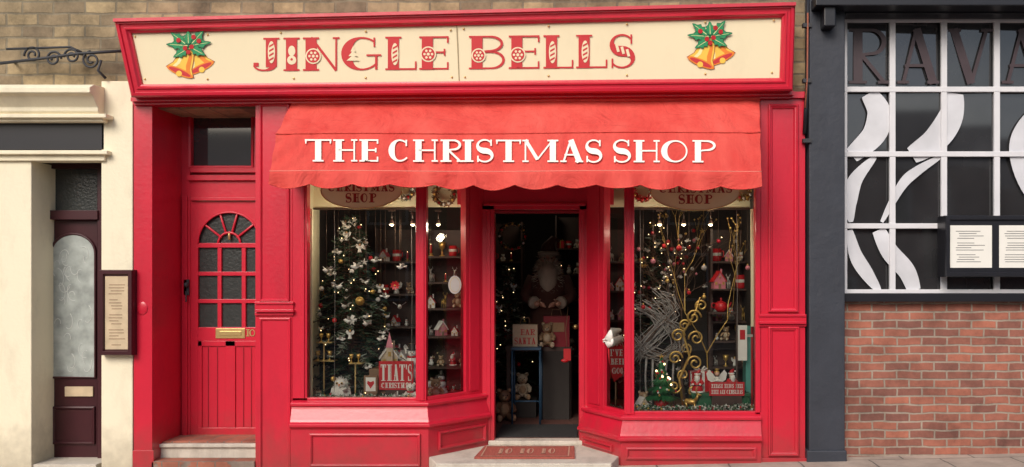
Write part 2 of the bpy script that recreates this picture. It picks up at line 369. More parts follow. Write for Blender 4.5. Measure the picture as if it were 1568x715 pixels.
for i in range(-8,9):
    x=i*4; b.add([(x,-6.83,gz(x)-.114),(x+2,-6.83,gz(x+2)-.114),(x+2,-6.73,gz(x+2)-.114),(x,-6.73,gz(x)-.114)],[(0,1,2,3)],WHITE)
b.done()

# ---------------- opposite terrace (seen only as reflections; added to keep bright sky out of them)
T=empty('added_brick_terrace')
b=B('walls'); b.box(-22,22,-25,-18,-.3,4.9,BRICK); b.done(T)
b=B('roof'); b.add([(-22.2,-17.7,4.85),(22.2,-17.7,4.85),(22.2,-21.5,6.6),(-22.2,-21.5,6.6),(-22.2,-25.3,4.85),(22.2,-25.3,4.85)],[(0,1,2,3),(3,2,5,4)],ROOF); b.done(T)
b=B('windows')
for i in range(-7,8):
    for z in (.9,3.1):
        x=i*2.9; b.box(x-.6,x+.6,-18.0,-17.95,z,z+1.4,WHITE); b.box(x-.52,x+.52,-17.95,-17.94,z+.08,z+1.32,DGLASS)
b.done(T)

# ================= SHOP BUILDING
SH=empty('christmas_shop_building')
xL=W(203,0).x; xR=W(1240,0).x
b=B('upper_stone_wall'); b.box(W(190,0).x,xR,.10,5,3.05,6.6,STONE); b.done(SH)
b=B('roof'); b.add([(xL,-.1,6.6),(xR,-.1,6.6),(xR,2.6,8.2),(xL,2.6,8.2),(xL,5.2,6.6),(xR,5.2,6.6)],[(0,1,2,3),(3,2,5,4)],ROOF); b.done(SH)
b=B('upper_windows')
for cx in (-2.6,0.4):
    b.box(cx-.5,cx+.5,.06,.1,4.6,6.1,WHITE); b.box(cx-.44,cx+.44,.05,.06,4.68,5.33,DGLASS); b.box(cx-.44,cx+.44,.05,.06,5.39,6.02,DGLASS); b.box(cx-.6,cx+.6,-.02,.1,4.48,4.6,STEP)
b.done(SH,.004)

PR=[(0,0),(0,.022),(.012,.03),(.02,.018),(.03,.014),(.04,0)]
PI=[(0,0),(.004,.014),(.016,.016),(.024,.004),(.034,-.006)]
b=B('frieze'); b.fb(448,1164,142,262,.012,.13,RED); b.fb(233,391,132,151,.02,.6,RED); b.done(SH,.004)
b=B('pilaster_left')
b.fb(205,233,146,740,0,.62,RED)
q=lambda l,r,t,bo,y:[W(l,bo,y),W(r,bo,y),W(r,t,y),W(l,t,y)]
b.sph(W(218,472,.0),(.05,.012,.06),RED,16,10)
b.fb(203,235,690,740,-.02,.02,RED); b.fb(204,234,150,158,-.02,.02,RED)
a=W(233,740,0);c=W(278,740,.5)
b.add([(a.x,.0,-.1),(c.x,.5,-.1),(c.x,.5,3.1),(a.x,.0,3.1)],[(0,1,2,3)],RED)
b.done(SH,.005)
b=B('pilaster_centre')
b.fb(391,448,148,740,0,.62,RED)
b.mold(q(397,444,158,462,-.001),PI,RED,RED); b.mold(q(397,446,486,736,-.001),PI,RED,RED)
for t,bo,y in ((462,466,-.03),(466,474,-.018),(474,478,-.045),(478,483,-.02)): b.fb(390,449,t,bo,y,-y+.001,RED)
b.done(SH,.003)
b=B('pilaster_right')
b.fb(1164,1233,140,712,0,.62,RED)
b.mold(q(1176,1222,160,478,-.001),PR,RED,None); b.mold(q(1176,1223,500,698,-.001),PR,RED,None)
for t,bo,y in ((481,485,-.03),(485,492,-.018),(492,496,-.045),(496,500,-.02)): b.fb(1163,1235,t,bo,y,-y+.001,RED)
b.fb(1163,1236,702,714,-.03,.03,RED); b.fb(1162,1233,140,150,-.03,.03,RED)
b.done(SH,.003)

# ---- flat door on the left
yd=.5
b=B('side_door_frame')
b.fb(262,291,140,690,yd,.12,RED); b.fb(291,420,140,172,yd,.12,RED); b.fb(387,420,172,255,yd,.12,RED)
b.fb(291,420,255,264,yd-.01,.12,RED); b.fb(291,420,264,268,yd+.03,.1,REDD); b.fb(286,420,268,276,yd-.035,.14,RED); b.fb(291,420,276,302,yd,.12,RED); b.fb(291,420,302,307,yd-.02,.12,RED)
b.fb(278,286,300,676,yd-.02,.02,RED)
b.mold(q(289,388,170,257,yd-.004),[(0,0),(.0,.012),(.02,.004),(.022,-.05)],RED,None)
b.done(SH,.003)
b=B('side_door_transom_glass'); b.fb(291,420,170,258,yd+.05,.01,DGLASS); b.done(SH)
b=B('side_door')
y1=yd+.01
b.fb(289,303,308,667,y1,.05,RED); b.fb(401,418,308,667,y1,.05,RED)
b.fb(303,401,501,522,y1,.05,RED)
b.fb(303,401,522,667,y1+.014,.03,RED)
for l,r in ((303,309),(345,360),(396,401)): b.fb(l,r,522,655,y1,.014,RED)
b.fb(303,401,655,667,y1,.014,RED); b.fb(303,401,522,530,y1,.014,RED)
for x0 in (318,332,372,384): b.fb(x0,x0+1.5,531,654,y1+.009,.005,REDD)
n=24; fx,fy,fr=351,373,48
arc=[(fx+fr*math.cos(math.pi*i/n),fy-fr*math.sin(math.pi*i/n)) for i in range(n+1)]
out=[]
for i in range(n+1):
    a=math.pi*i/n;c_,s_=math.cos(a),math.sin(a); k=min(50/abs(c_) if abs(c_)>1e-6 else 1e9,65/abs(s_) if abs(s_)>1e-6 else 1e9)
    out.append((fx+c_*k,fy-s_*k))
vs=[W(x,y,y1+.001) for x,y in arc]+[W(x,y,y1+.001) for x,y in out]+[W(x,y,y1+.05) for x,y in arc]
fs=[(i,i+1,n+2+i,n+1+i) for i in range(n)]+[(i,2*n+2+i,2*n+3+i,i+1) for i in range(n)]
b.add(vs,fs,RED)
b.tube([W(x,y,y1-.0) for x,y in arc],.009,RED,6)
b.tube([W(fx+17*math.cos(math.pi*i/12),fy-17*math.sin(math.pi*i/12),y1+.012) for i in range(13)],.011,RED,6)
for a in (38,75,107,142):
    a=math.radians(a); b.tube([W(fx+15*math.cos(a),fy-15*math.sin(a),y1+.014),W(fx+fr*math.cos(a),fy-fr*math.sin(a),y1+.014)],.011,RED,6)
b.fb(303,401,372,379,y1+.002,.045,RED)
for t in (416,458): b.fb(303,401,t,t+6,y1+.006,.04,RED)
for l in (333,370): b.fb(l,l+6,379,501,y1+.008,.04,RED)
b.tube([W(351,357,y1),W(351,367,y1)],.012,BRASS,8)
b.done(SH,.003)
b=B('side_door_panes')
b.fb(303,401,320,501,yd+.04,.005,TEXGL)
b.done(SH)
b=B('side_door_letter_plate')
b.fb(330,375,503,518,y1-.008,.008,BRASS); b.fb(336,369,507,514,y1-.013,.006,BRASS)
word(b,[('I',377,382),('O',382,391)],515,11,2.4,1.2,W(380,510,y1-.001),NY,BRASS)
b.done(SH,.002)
b=B('side_door_handle')
b.fb(281,289,428,452,y1-.03,.03,IRON); b.sph(W(285,436,y1-.05),.022,IRON); b.tube([W(285,446,y1-.03),W(285,462,y1-.06)],.008,IRON)
b.done(SH,.002)
b=B('side_door_step')
a=W(262,0,.14).x; c=W(420,0,.14).x
b.box(W(233,0,0).x,W(391,0,0).x,-.02,.14,-.1,.035,TILE)
b.box(a-.1,c,.14,.62,-.1,.155,STEP); b.box(a-.1,c,.17,.62,.155,.168,TILE)
b.box(a-.1,c,.115,.14,.125,.155,STEP)
b.done(SH,.006)

# ---- bay windows
L0=(W(653,0,0).x,0.); L1=(W(741,0,.52).x,.52); R0=(W(956,0,0).x,0.); R1=(W(897,0,.52).x,.52)
LW=(W(448,0).x,0.); RW=(W(1164,0).x,0.)
def bay(name,path,sill):
    z=sill
    b=B(name)
    b.sweep(path,[(-.3,-.2),(.055,-.2),(.055,z-.235),(.075,z-.225),(.092,z-.21),(.092,z-.19),(.07,z-.175),(.062,z-.155),(.035,z-.07),(.03,z-.05),(.052,z-.042),(.056,z-.022),(.045,z-.01),(.0,z),(-.3,z)],RED)
    return b
zl=W(0,613).z; zr=W(0,634).z
PB=[(0,0),(0,.016),(.014,.02),(.024,.01),(.03,.0)]
b=bay('bay_window_base_left',[LW,L0,L1],zl)
y0=-.056
b.mold([(W(474,0,y0).x,y0,.0),(W(644,0,y0).x,y0,.0),(W(644,0,y0).x,y0,zl-.27),(W(474,0,y0).x,y0,zl-.27)],PB,RED,None)
def splq(A,Bp,t0,t1,z0,z1,out):
    A=Vector(A);Bp=Vector(Bp);d=Bp-A;u=d.normalized();n=Vector((u.y,-u.x))
    p=A+d*t0+n*out; r=A+d*t1+n*out
    return [(p.x,p.y,z0),(r.x,r.y,z0),(r.x,r.y,z1),(p.x,p.y,z1)]
b.mold(splq(L0,L1,.12,.95,.12,zl-.27,.056),PB,RED,None)
b.done(SH,.003)
b=bay('bay_window_base_right',[R1,R0,RW],zr)
b.mold([(W(958,0,y0).x,y0,.06),(W(1158,0,y0).x,y0,.06),(W(1158,0,y0).x,y0,zr-.27),(W(958,0,y0).x,y0,zr-.27)],PB,RED,None)
b.mold(splq(R1,R0,.08,.85,.10,zr-.27,.056),PB,RED,None)
b.done(SH,.003)
zt=W(0,262).z
def tof(px,A,Bp):
    k=(px-CX)/1350.; dx=Bp[0]-A[0];dy=Bp[1]-A[1]; return (k*(7.5+A[1])-A[0])/(dx-dy*k)
b=B('bay_window_frame_left')
b.fb(448,470,262,610,.0,.09,RED); b.fb(461,466,262,610,-.012,.012,RED)
b.box(W(637,0,0).x,L0[0],-.012,.08,zl-.001,zt,RED); b.box(W(643,0,0).x,W(650,0,0).x,-.022,-.012,zl,zt,RED)
b.qb(splq(L0,L1,tof(713,L0,L1),1.,zl-.001,3.0,.004),.07,RED)
b.qb(splq(L0,L1,tof(718,L0,L1),tof(733,L0,L1),zl+.03,2.9,.014),.0105,RED)
b.qb(splq(L0,L1,.02,.99,zl-.001,zl+.03,.002),.06,RED)
b.box(W(470,0,0).x,W(637,0,0).x,.001,.07,zl-.001,zl+.022,RED)
b.done(SH,.004)
b=B('bay_window_glass_left')
b.add(q(470,637,262,614,.035),[(0,1,2,3)],GLASS); b.add(splq(L0,L1,.03,tof(714,L0,L1),zl,zt,-.03),[(0,1,2,3)],GLASS); b.done(SH)
b=B('bay_window_frame_right')
b.fb(1157,1166,262,632,.0,.09,RED)
b.box(R0[0],W(971,0,0).x,-.012,.08,zr-.001,zt,RED); b.box(W(960,0,0).x,W(966,0,0).x,-.022,-.012,zr,zt,RED)
b.qb(splq(R1,R0,0.,tof(925,R1,R0),zr-.001,3.0,.004),.07,RED)
b.qb(splq(R1,R0,tof(903,R1,R0),tof(919,R1,R0),zr+.03,2.9,.014),.0105,RED)
b.qb(splq(R1,R0,.01,.98,zr-.001,zr+.03,.002),.06,RED)
b.box(W(971,0,0).x,W(1157,0,0).x,.001,.07,zr-.001,zr+.022,RED)
b.done(SH,.004)
b=B('bay_window_glass_right')
b.add(q(971,1158,262,634,.035),[(0,1,2,3)],GLASS); b.add(splq(R1,R0,tof(924,R1,R0),.97,zr,zt,-.03),[(0,1,2,3)],GLASS); b.done(SH)
b=B('entrance_door_frame')
b.fb(738,757,313,684,.50,.12,RED); b.fb(887,899,313,684,.50,.12,RED); b.fb(738,899,313,321,.50,.12,RED); b.fb(700,940,200,313,.51,.1,RED)
b.fb(740,897,311,315,.485,.03,RED); b.fb(745,751,321,684,.49,.01,RED); b.fb(891,895,321,684,.49,.01,RED)
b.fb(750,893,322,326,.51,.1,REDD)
b.done(SH,.003)
b=B('entrance_step')
A=[(W(655,0,-.05).x,-.02),(W(668,0,-.3).x,-.31),(W(936,0,-.3).x,-.31),(W(948,0,-.05).x,-.02),(R1[0],.6),(L1[0],.6)]
b.prism(A,-.2,.078,STEP)
b.box(W(748,0,.5).x,W(893,0,.5).x,.47,.62,.078,.118,STEP)
b.done(SH,.008)
b=B('entrance_door_leaf')   # opened inwards, against the right side
x0=W(886,0,.6).x
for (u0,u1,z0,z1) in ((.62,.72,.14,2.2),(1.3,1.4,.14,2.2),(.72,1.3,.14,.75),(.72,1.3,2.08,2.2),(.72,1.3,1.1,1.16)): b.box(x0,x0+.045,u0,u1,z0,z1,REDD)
b.sph((x0-.04,1.35,1.1),.028,BRASS)
b.done(SH,.003)
b=B('shop_interior')
xl,xr=-2.47,1.46
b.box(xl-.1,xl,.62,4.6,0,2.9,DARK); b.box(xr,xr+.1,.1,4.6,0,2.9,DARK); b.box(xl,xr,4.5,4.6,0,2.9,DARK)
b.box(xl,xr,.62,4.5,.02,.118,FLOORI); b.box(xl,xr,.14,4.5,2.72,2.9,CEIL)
b.box(xl-.02,xl-.001,.1,.62,0,2.72,PELM)
b.prism([(xl,.09),(L0[0]-.08,.09),(L1[0]-.12,.60),(L1[0]-.12,1.25),(xl,1.25)],zl-.12,zl-.06,WOODM)
b.prism([(R0[0]+.07,.09),(xr,.09),(xr,1.25),(R1[0]+.10,1.25),(R1[0]+.10,.60)],zr-.10,zr-.04,WOODM)
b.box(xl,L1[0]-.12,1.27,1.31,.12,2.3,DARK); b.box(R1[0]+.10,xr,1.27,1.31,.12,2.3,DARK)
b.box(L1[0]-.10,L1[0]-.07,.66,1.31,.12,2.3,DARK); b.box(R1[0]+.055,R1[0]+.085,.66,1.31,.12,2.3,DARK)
b.box(W(760,0,.7).x,W(884,0,.7).x,.64,1.3,.12,.13,MATB)
b.done(SH)
b=B('window_pelmets')
YP=.44
b.fb(474,640,200,319,YP,.02,PELM); b.fb(641,713,200,317,.60,.02,PELM); b.fb(928,958,200,317,.60,.02,PELM); b.fb(959,1152,200,319,YP,.02,PELM)
b.fb(474,640,318,321,YP-.01,.03,WOOD); b.fb(959,1152,318,321,YP-.01,.03,WOOD)
b.fb(471,478,320,613,.11,.02,PELM); b.fb(1150,1156,320,500,.11,.02,PELM)
b.done(SH)

# ================= SIGN BOARD
b=B('shop_sign_board')
yt,yb=-.24,-.15
q4=[W(203,149,yb),W(1213,139,yb),W(1217,6,yt),W(177,31,yt)]
nS=(q4[1]-q4[0]).cross(q4[3]-q4[0]).normalized()
inn=b.mold(q4,[(0,-.04),(0,.02),(.012,.034),(.034,.036),(.040,.022),(.062,.022),(.068,.034),(.080,.034),(.092,.016),(.104,.010),(.108,-.012)],RED,CREAMS)
bk=[Vector((p.x,.1,p.z)) for p in q4]; fr=[p-nS*.04 for p in q4]
b.add(fr+bk,[(0,4,5,1),(1,5,6,2),(2,6,7,3),(3,7,4,0)],RED)
b.qb([W(173,33,yt-.055),W(1219,8,yt-.055),W(1219,3,yt-.055),W(173,28,yt-.055)],.38,RED)
b.qb([W(200,155,-.10),W(1216,145,-.10),W(1216,139,-.10),W(200,149,-.10)],.19,RED)
b.qb([W(203,160,-.05),W(1212,150,-.05),W(1212,145,-.05),W(203,155,-.05)],.14,RED)
P0=inn[0]; nn=-nS
b.poly([(698.5,36),(700,36),(704,126),(702.5,126)],P0,nn,.0015,SEAM)
for x,yy in [(207,56),(318,53),(430,50),(560,48),(690,46),(710,44),(840,40),(960,37),(1080,34),(1185,31),(222,121),(318,121),(450,120),(560,119),(692,118),(712,118),(840,116),(960,115),(1080,113),(1182,111)]:
    p=onplane(x,yy,P0,nn)+nS*.002; b.sph(p,.009,BRASS,8,5)
items=[('J',387,428),('I',433,460),('N',464,520),('G',524,584),('L',590,638),('E',642,687),('B',718,771),('E',779,826),('L',832,878),('L',882,930),('S',933,972)]
word(b,items,109,51,17,2.6,P0,nn,SGRED,tilt=-.0095,xref=400)
def ell(cx,cy,rx,ry,n=20,rot=0):
    c,s=math.cos(rot),math.sin(rot)
    return [(cx+rx*math.cos(2*math.pi*i/n)*c-ry*math.sin(2*math.pi*i/n)*s,cy+rx*math.cos(2*math.pi*i/n)*s+ry*math.sin(2*math.pi*i/n)*c) for i in range(n)]
def bau(x,y,r=10):
    b.poly(ell(x,y,r+2,r+2),P0,nn,.006,CREAMS); b.poly(ell(x,y,r,r),P0,nn,.0068,SGRED)
    for a in range(6): b.poly(ell(x+r*.58*math.cos(a*1.047),y+r*.58*math.sin(a*1.047),r*.2,r*.2,8),P0,nn,.0076,CREAMS)
    b.poly(ell(x,y,r*.24,r*.24,8),P0,nn,.0076,CREAMS)
def cane(x,y):
    b.poly(ell(x,y,5.5,17),P0,nn,.006,CREAMS)
    for k in (-10,-3,4,11): b.poly([(x-3.5,y+k),(x+3.5,y+k-4),(x+3.5,y+k-1),(x-3.5,y+k+3)],P0,nn,.0068,SGRED)
cane(416,80); b.poly(ell(447,78,5.5,8),P0,nn,.006,CREAMS); b.poly(ell(447,92,7,7),P0,nn,.0062,CREAMS); b.poly(ell(447,91,2,2,8),P0,nn,.007,SGRED)
bau(480,86); bau(656,83); bau(733,85,9); bau(793,84); cane(605,83); cane(846,80); cane(896,79)
for k in range(3): b.poly([(541-4-3*k,79+7*k),(541,70+7*k),(541+4+3*k,79+7*k)],P0,nn,.006+.0006*k,CREAMS)
for dx,dy in ((-8,-3),(0,0),(8,4)): b.poly([(950+dx,72+dy),(954+dx,71+dy),(957+dx,82+dy),(953+dx,83+dy)],P0,nn,.006,CREAMS)
def bells(cx,cy):
    def tr(pts,ox,oy,rot,sx=1):
        c,s=math.cos(rot),math.sin(rot); return [(cx+ox+x*c-y*s,cy+oy+x*s+y*c) for x,y in pts]
    half=[(5,-36),(9,-33),(12.5,-23),(15,-10),(20,-3),(22,0)]
    bell=[(-x,y) for x,y in reversed(half)]+half
    for k,(ox,oy,rot) in enumerate(((18,20,-.45),(-14,26,.40))):
        o=.002+.004*k
        b.poly(tr([(x*1.07,y*1.05+.7) for x,y in bell],ox,oy,rot),P0,nn,o,OVTXT); b.poly(tr(bell,ox,oy,rot),P0,nn,o+.0006,BELLG)
        b.poly(tr([(-9,-26),(-5,-31),(-5,-12),(-9,-4),(-14,-4),(-10,-12)],ox,oy,rot),P0,nn,o+.0012,BELLY)
        b.poly(tr([(3,-33),(8,-30),(13,-8),(18,-2),(9,-3),(5,-12)],ox,oy,rot),P0,nn,o+.0012,BELLO)
        b.poly(tr(ell(0,0,22,5.5),ox,oy,rot),P0,nn,o+.0018,BELLO); b.poly(tr(ell(0,0,18,3.6),ox,oy,rot),P0,nn,o+.0024,SGRED)
        b.poly(tr(ell(0,3,4.5,4.5),ox,oy,rot),P0,nn,o+.003,BELLG)
    k=0
    for (ox,oy,rot,l) in ((0,-14,3.2,33),(0,-14,-.15,33),(-4,-16,3.8,28),(4,-16,-.85,28),(0,-10,2.6,26),(2,-12,.5,26),(0,-16,-1.6,20)):
        k+=1; top=[];bot=[]
        for i in range(9):
            x=l*i/8; w=(7.5*math.sin(math.pi*min(.96,i/8+.04)))*(1 if i%2 else .6)
            top.append((x,-w));bot.append((x,w))
        pts=top+bot[::-1]
        b.poly(tr([(x*1.06-.5,y*1.15) for x,y in pts],ox,oy,rot),P0,nn,.010+.0012*k,LEAFD); b.poly(tr(pts,ox,oy,rot),P0,nn,.0106+.0012*k,LEAF)
        b.poly(tr([(2,-.5),(l-4,-.2),(l-4,.2),(2,.5)],ox,oy,rot),P0,nn,.0110+.0012*k,BELLY)
    for (x,y) in ((-5,-10),(5,-12),(0,-4),(-15,-22),(16,-21),(8,-27)): b.poly(ell(cx+x,cy+y,3.6,3.6,12),P0,nn,.021,FRED)
bells(290,84); bells(1087,70)
b.done()

# ================= AWNING
b=B('shop_awning')
nu=240
keys=[(154,149,.0,447,1163),(205,202,-.40,423,1164),(262,262,-.56,413,1166),(263,263,-.575,413,1166),(283,286,-.59,411,1167)]
rows=[]
def lerp(a,b_,t): return a+(b_-a)*t
for k in range(len(keys)-1):
    m=[10,10,1,5][k]
    for i in range(m):
        t=i/m; rows.append([lerp(keys[k][j],keys[k+1][j],t) for j in range(5)]+[k,t])
rows.append(list(keys[-1])+[4,0])
vs=[]
NS=12.
for ri,(pL,pR,y,xa,xb,k,t) in enumerate(rows):
    A_=W(xa,pL,y);B_=W(xb,pR,y)
    for i in range(nu+1):
        u=i/nu; p=A_.lerp(B_,u)
        sag=0
        if k<2: sag=math.sin(math.pi*t)*.014*(math.sin(u*math.pi*6.2+k)+.4*math.sin(u*37+2*k))
        if k<1: p.y+=sag; p.z-=abs(math.sin(math.pi*t))*.012
        else: p.y+=sag*.5
        e=min(u,1-u)   # pulls and puckers toward the frame ends
        if 0<ri<20: p.y+=.012*math.exp(-e/.05)*math.sin(ri*1.1+e*120)
        if ri>=20:
            h=(ri-20)/6.; ph=u*NS
            p.y+=.018*h*math.sin(ph*2*math.pi+1.3*math.sin(u*9))+.012*h*math.sin(u*23)
            sc_=.034*(1+.25*math.sin(u*17))
            if ri==len(rows)-1: p.z-=sc_*abs(math.sin(ph*math.pi+.12*math.sin(u*31)))**.8-.012
            elif ri==len(rows)-2: p.z-=.014*abs(math.sin(ph*math.pi))
        p.z+=.004*math.sin(u*11)*(1 if ri>=10 else 0)
        vs.append(p)
fs=[(r*(nu+1)+i,(r+1)*(nu+1)+i,(r+1)*(nu+1)+i+1,r*(nu+1)+i+1) for r in range(len(rows)-1) for i in range(nu)]
b.add(vs,fs,AWN,True)
for e in (0,nu):
    idx=[vs[r*(nu+1)+e] for r in range(len(rows))]; b.add(idx+[Vector((idx[0].x,.0,idx[20].z))],[tuple(range(len(idx)+1))],AWN)
PIPE=mat('awning_piping',(.66,.22,.17),.7)
for r_,rad in ((10,.006),(20,.004)):
    b.tube([vs[r_*(nu+1)+i]+Vector((0,-.004,0)) for i in range(0,nu+1,4)],rad,AWN if r_==10 else PIPE,6)
b.tube([vs[(len(rows)-1)*(nu+1)+i]+Vector((0,-.003,0)) for i in range(0,nu+1)],.005,AWN,5)
b.tube([W(447,156,-.03),W(1163,151,-.03)],.022,AWN,8)
for x in (575,712,1012): b.fb(x-5,x+5,146,153,-.03,.05,IRON)
aT=W(800,205,-.40); aB=W(800,262,-.56); nA=Vector((1,0,0)).cross(aB-aT).normalized()
if nA.y<0: nA=-nA
it=[('T',468,508),('H',511,548),('E',551,580),('C',596,629),('H',633,671),('R',675,707),('I',708,726),('S',729,756),('T',760,798),('M',800,855),('A',858,893),('S',896,922),('S',938,966),('H',970,1010),('O',1013,1055),('P',1060,1096)]
word(b,it,249,34,9.5,2.4,aB,nA,AWNW,tilt=.0025,xref=470,off=.016)
b.done()

def oval(cx,cy,rx,ry):
    b=B('oval_shop_sign'); y=-.06
    n=40; P=W(cx,cy,y)
    o=[W(cx+rx*math.cos(2*math.pi*i/n),cy+ry*math.sin(2*math.pi*i/n),y) for i in range(n)]
    bk=[p+Vector((0,.02,0)) for p in o]
    b.add(o+bk,[tuple(range(n)),tuple(range(2*n-1,n-1,-1))]+[(i,n+i,n+(i+1)%n,(i+1)%n) for i in range(n)],OVALM)
    b.tube([W(cx+rx*math.cos(2*math.pi*i/n),cy+ry*math.sin(2*math.pi*i/n),y-.003) for i in range(n+1)],.004,BRASS,5)
    word(b,spread('CHRISTMAS',cx-rx*.82,cx+rx*.82,.12),cy+1,12,3.6,1.2,P,NY,OVTXT)
    word(b,spread('SHOP',cx-rx*.38,cx+rx*.38,.12),cy+18,14,4.4,1.3,P,NY,OVTXT)
    b.tube([W(cx-rx*.5,cy-ry*.8,y+.01),W(cx-rx*.5,cy-52,y+.01)],.004,IRON); b.tube([W(cx+rx*.5,cy-ry*.8,y+.01),W(cx+rx*.5,cy-52,y+.01)],.004,IRON)
    b.done()
oval(553,292,62,27); oval(1065,294,68,28)

b=B('doormat'); xa,xb=W(727,0,-.1).x,W(880,0,-.1).x
b.add([(xa,-.14,.081),(xb,-.14,.081),(xb-.01,.36,.081),(xa+.03,.36,.081),(xa,-.14,.095),(xb,-.14,.095),(xb-.01,.36,.095),(xa+.03,.36,.095)],[(4,5,6,7),(0,1,5,4),(1,2,6,5),(2,3,7,6),(3,0,4,7)],MATR)
MATL=mat('doormat_pattern',(.48,.26,.18),.95,var=.4,vs=60)
for u0,u1,v0,v1 in ((.05,.95,.06,.09),(.05,.95,.91,.94),(.04,.055,.06,.94),(.945,.96,.06,.94)):
    L_=lambda u,v:(xa+.015+(xb-xa-.03)*u,-.14+.5*v,.0975)
    b.add([L_(u0,v0),L_(u1,v0),L_(u1,v1),L_(u0,v1)],[(0,1,2,3)],MATL)
for i,(c,l,r) in enumerate(spread('HO HO HO',.2,.8)):
    for pts,wd in glyph(c,r-l,.45,.03,.012): ribbon(b,pts,wd,lambda x,y,o:(xa+(xb-xa)*(l+x),-.14+.5*(.28+y),.0975+o),.0005+.0003*i,MATL)
b.done()

# ================= CREAM BUILDING (left)
CB=empty('cream_building')
b=B('upper_stone_wall'); b.box(-9,W(190,0).x,.10,5,W(0,150).z,6.4,STONE); b.done(CB)
b=B('roof'); b.add([(-9,-.1,6.4),(xL,-.1,6.4),(xL,2.6,8),(-9,2.6,8),(-9,5.2,6.4),(xL,5.2,6.4)],[(0,1,2,3),(3,2,5,4)],ROOF); b.done(CB)
b=B('shopfront')
x9=-9
def fbl(pr,pt,pb,yf,th,mt,pl=None):
    a=W(pr,pt,yf);c=W(pr,pb,yf); b.box(x9 if pl is None else W(pl,0,yf).x,a.x,yf,yf+th,c.z,a.z,mt)
fbl(203,124,740,.0,.5,CREAM,155)
fbl(158,180,186,-.08,.2,CREAM); fbl(162,174,180,-.12,.22,CREAM)
fbl(160,186,230,.0,.1,BLACKG); fbl(164,230,236,-.07,.2,CREAM); fbl(160,236,246,-.03,.15,CREAM)
fbl(48,246,740,.0,.5,CREAM)
zc=lambda py:W(0,py,-.1).z
b.sweep([(x9,0),(W(150,0,-.1).x,0)],[(-.1,zc(178)),(.06,zc(178)),(.10,zc(170)),(.10,zc(164)),(.17,zc(150)),(.22,zc(146)),(.22,zc(138)),(.16,zc(132)),(-.1,zc(128))],CREAM)
b.done(CB,.006)
b=B('front_door')
yd2=.28
b.fb(40,60,246,740,yd2,.1,MAROON); b.fb(149,168,246,740,yd2,.1,MAROON); b.fb(60,149,246,258,yd2,.1,MAROON); b.fb(60,149,322,336,yd2-.02,.12,MAROON)
b.fb(60,149,258,322,yd2+.06,.01,TEXGL)
b.fb(60,149,336,740,yd2+.04,.05,MAROON)
n=16; pts=[(78,578)]+[(112-34*math.cos(math.pi*i/n),388-30*math.sin(math.pi*i/n)) for i in range(n+1)]+[(146,578)]
b.add([W(x,y,yd2+.03) for x,y in pts],[tuple(range(len(pts)))],LACE)
b.tube([W(x,y,yd2+.03) for x,y in pts+[pts[0]]],.012,MAROON,6)
random.seed(4)
for i in range(26):   # etched floral sprigs on the door glass
    cx_,cy_=R_(88,136),R_(375,568); r=R_(5,13); a0=R_(0,6)
    b.tube([W(cx_+r*(1-.7*k/14)*math.cos(a0+k*.22),cy_+r*1.6*(1-.7*k/14)*math.sin(a0+k*.22),yd2+.030) for k in range(15)],.004,ETCH,4)
b.mold(q(80,146,622,680,yd2+.038),PB,MAROON,None)
b.fb(99,142,592,607,yd2+.025,.014,PARCH)
for py in (440,643): b.fb(54,61,py,py+14,yd2-.01,.02,BRASS)
b.sph(W(66,598,yd2-.02),.028,BRASS)
b.done(CB,.003)
b=B('step'); b.box(W(48,0,.1).x,W(155,0,.1).x,.02,.5,-.2,.0,STEP); b.done(CB,.005)
b=B('wall_menu_case')
b.fb(153,204,413,544,-.06,.06,MAROON)
a_=q(153,204,413,544,-.06); b.mold(a_,[(0,0),(.005,.02),(.035,.02),(.045,.0)],MAROON,None)
b.fb(161,197,423,535,-.063,.003,PARCH)
for i in range(22):
    if i%5: b.fb(166+R_(0,5),192-R_(0,12),431+i*4.6,432+i*4.6,-.0645,.0015,WOODM)
b.done(None,.002)
b=B('wrought_iron_bracket')
yb2=-.05
b.tube([W(0,97,yb2),W(60,90,yb2),W(120,82,yb2),W(186,78,yb2)],.013,IRON,6)
b.tube([W(10,75,yb2),W(108,72,yb2),W(125,80,yb2)],.010,IRON,6)
def scroll(cx,cy,r,a0,dirn,turns=1.6):
    b.tube([W(cx+(r*(1-.75*i/30))*math.cos(a0+dirn*turns*2*math.pi*i/30),cy+(r*(1-.75*i/30))*math.sin(a0+dirn*turns*2*math.pi*i/30),yb2) for i in range(31)],.010,IRON,6)
scroll(50,84,13,3,1);scroll(82,90,12,0,-1);scroll(110,86,12,3,1);scroll(140,92,14,4.6,-1)
b.tube([W(155,92,yb2),W(150,108,yb2),W(162,120,yb2+.02)],.012,IRON)
b.tube([W(120,82,yb2),W(130,84,.1)],.012,IRON); b.tube([W(20,95,yb2),W(22,95,.1)],.012,IRON)
b.done()

# ================= PUB (right)
random.seed(31)
PB_=empty('pub_building')
b=B('black_pier')
b.fb(1239,1294,-60,700,-.04,.4,BLACKP); b.fb(1236,1297,690,712,-.06,.4,BLACKP); b.fb(1262,1280,2,40,-.16,.13,BLACKG); b.done(PB_,.01)
b=B('black_fascia'); b.box(W(1294,0).x,9,-.02,.35,W(0,22).z,W(0,-70).z,BLACKG); b.box(W(1240,0).x,9,-.2,.35,W(0,8,-.2).z,W(0,-8,-.2).z,BLACKG); b.done(PB_,.006)
b=B('upper_brick_wall'); b.box(xR,9,.1,5,W(0,-70).z,6.8,BRICK); b.done(PB_)
b=B('roof'); b.add([(xR,-.1,6.8),(9,-.1,6.8),(9,2.6,8.4),(xR,2.6,8.4),(xR,5.2,6.8),(9,5.2,6.8)],[(0,1,2,3),(3,2,5,4)],ROOF); b.done(PB_)
b=B('brick_stall_riser'); b.box(W(1292,0).x,9,.12,.5,-.2,W(0,461,.12).z,BRICK); b.done(PB_)
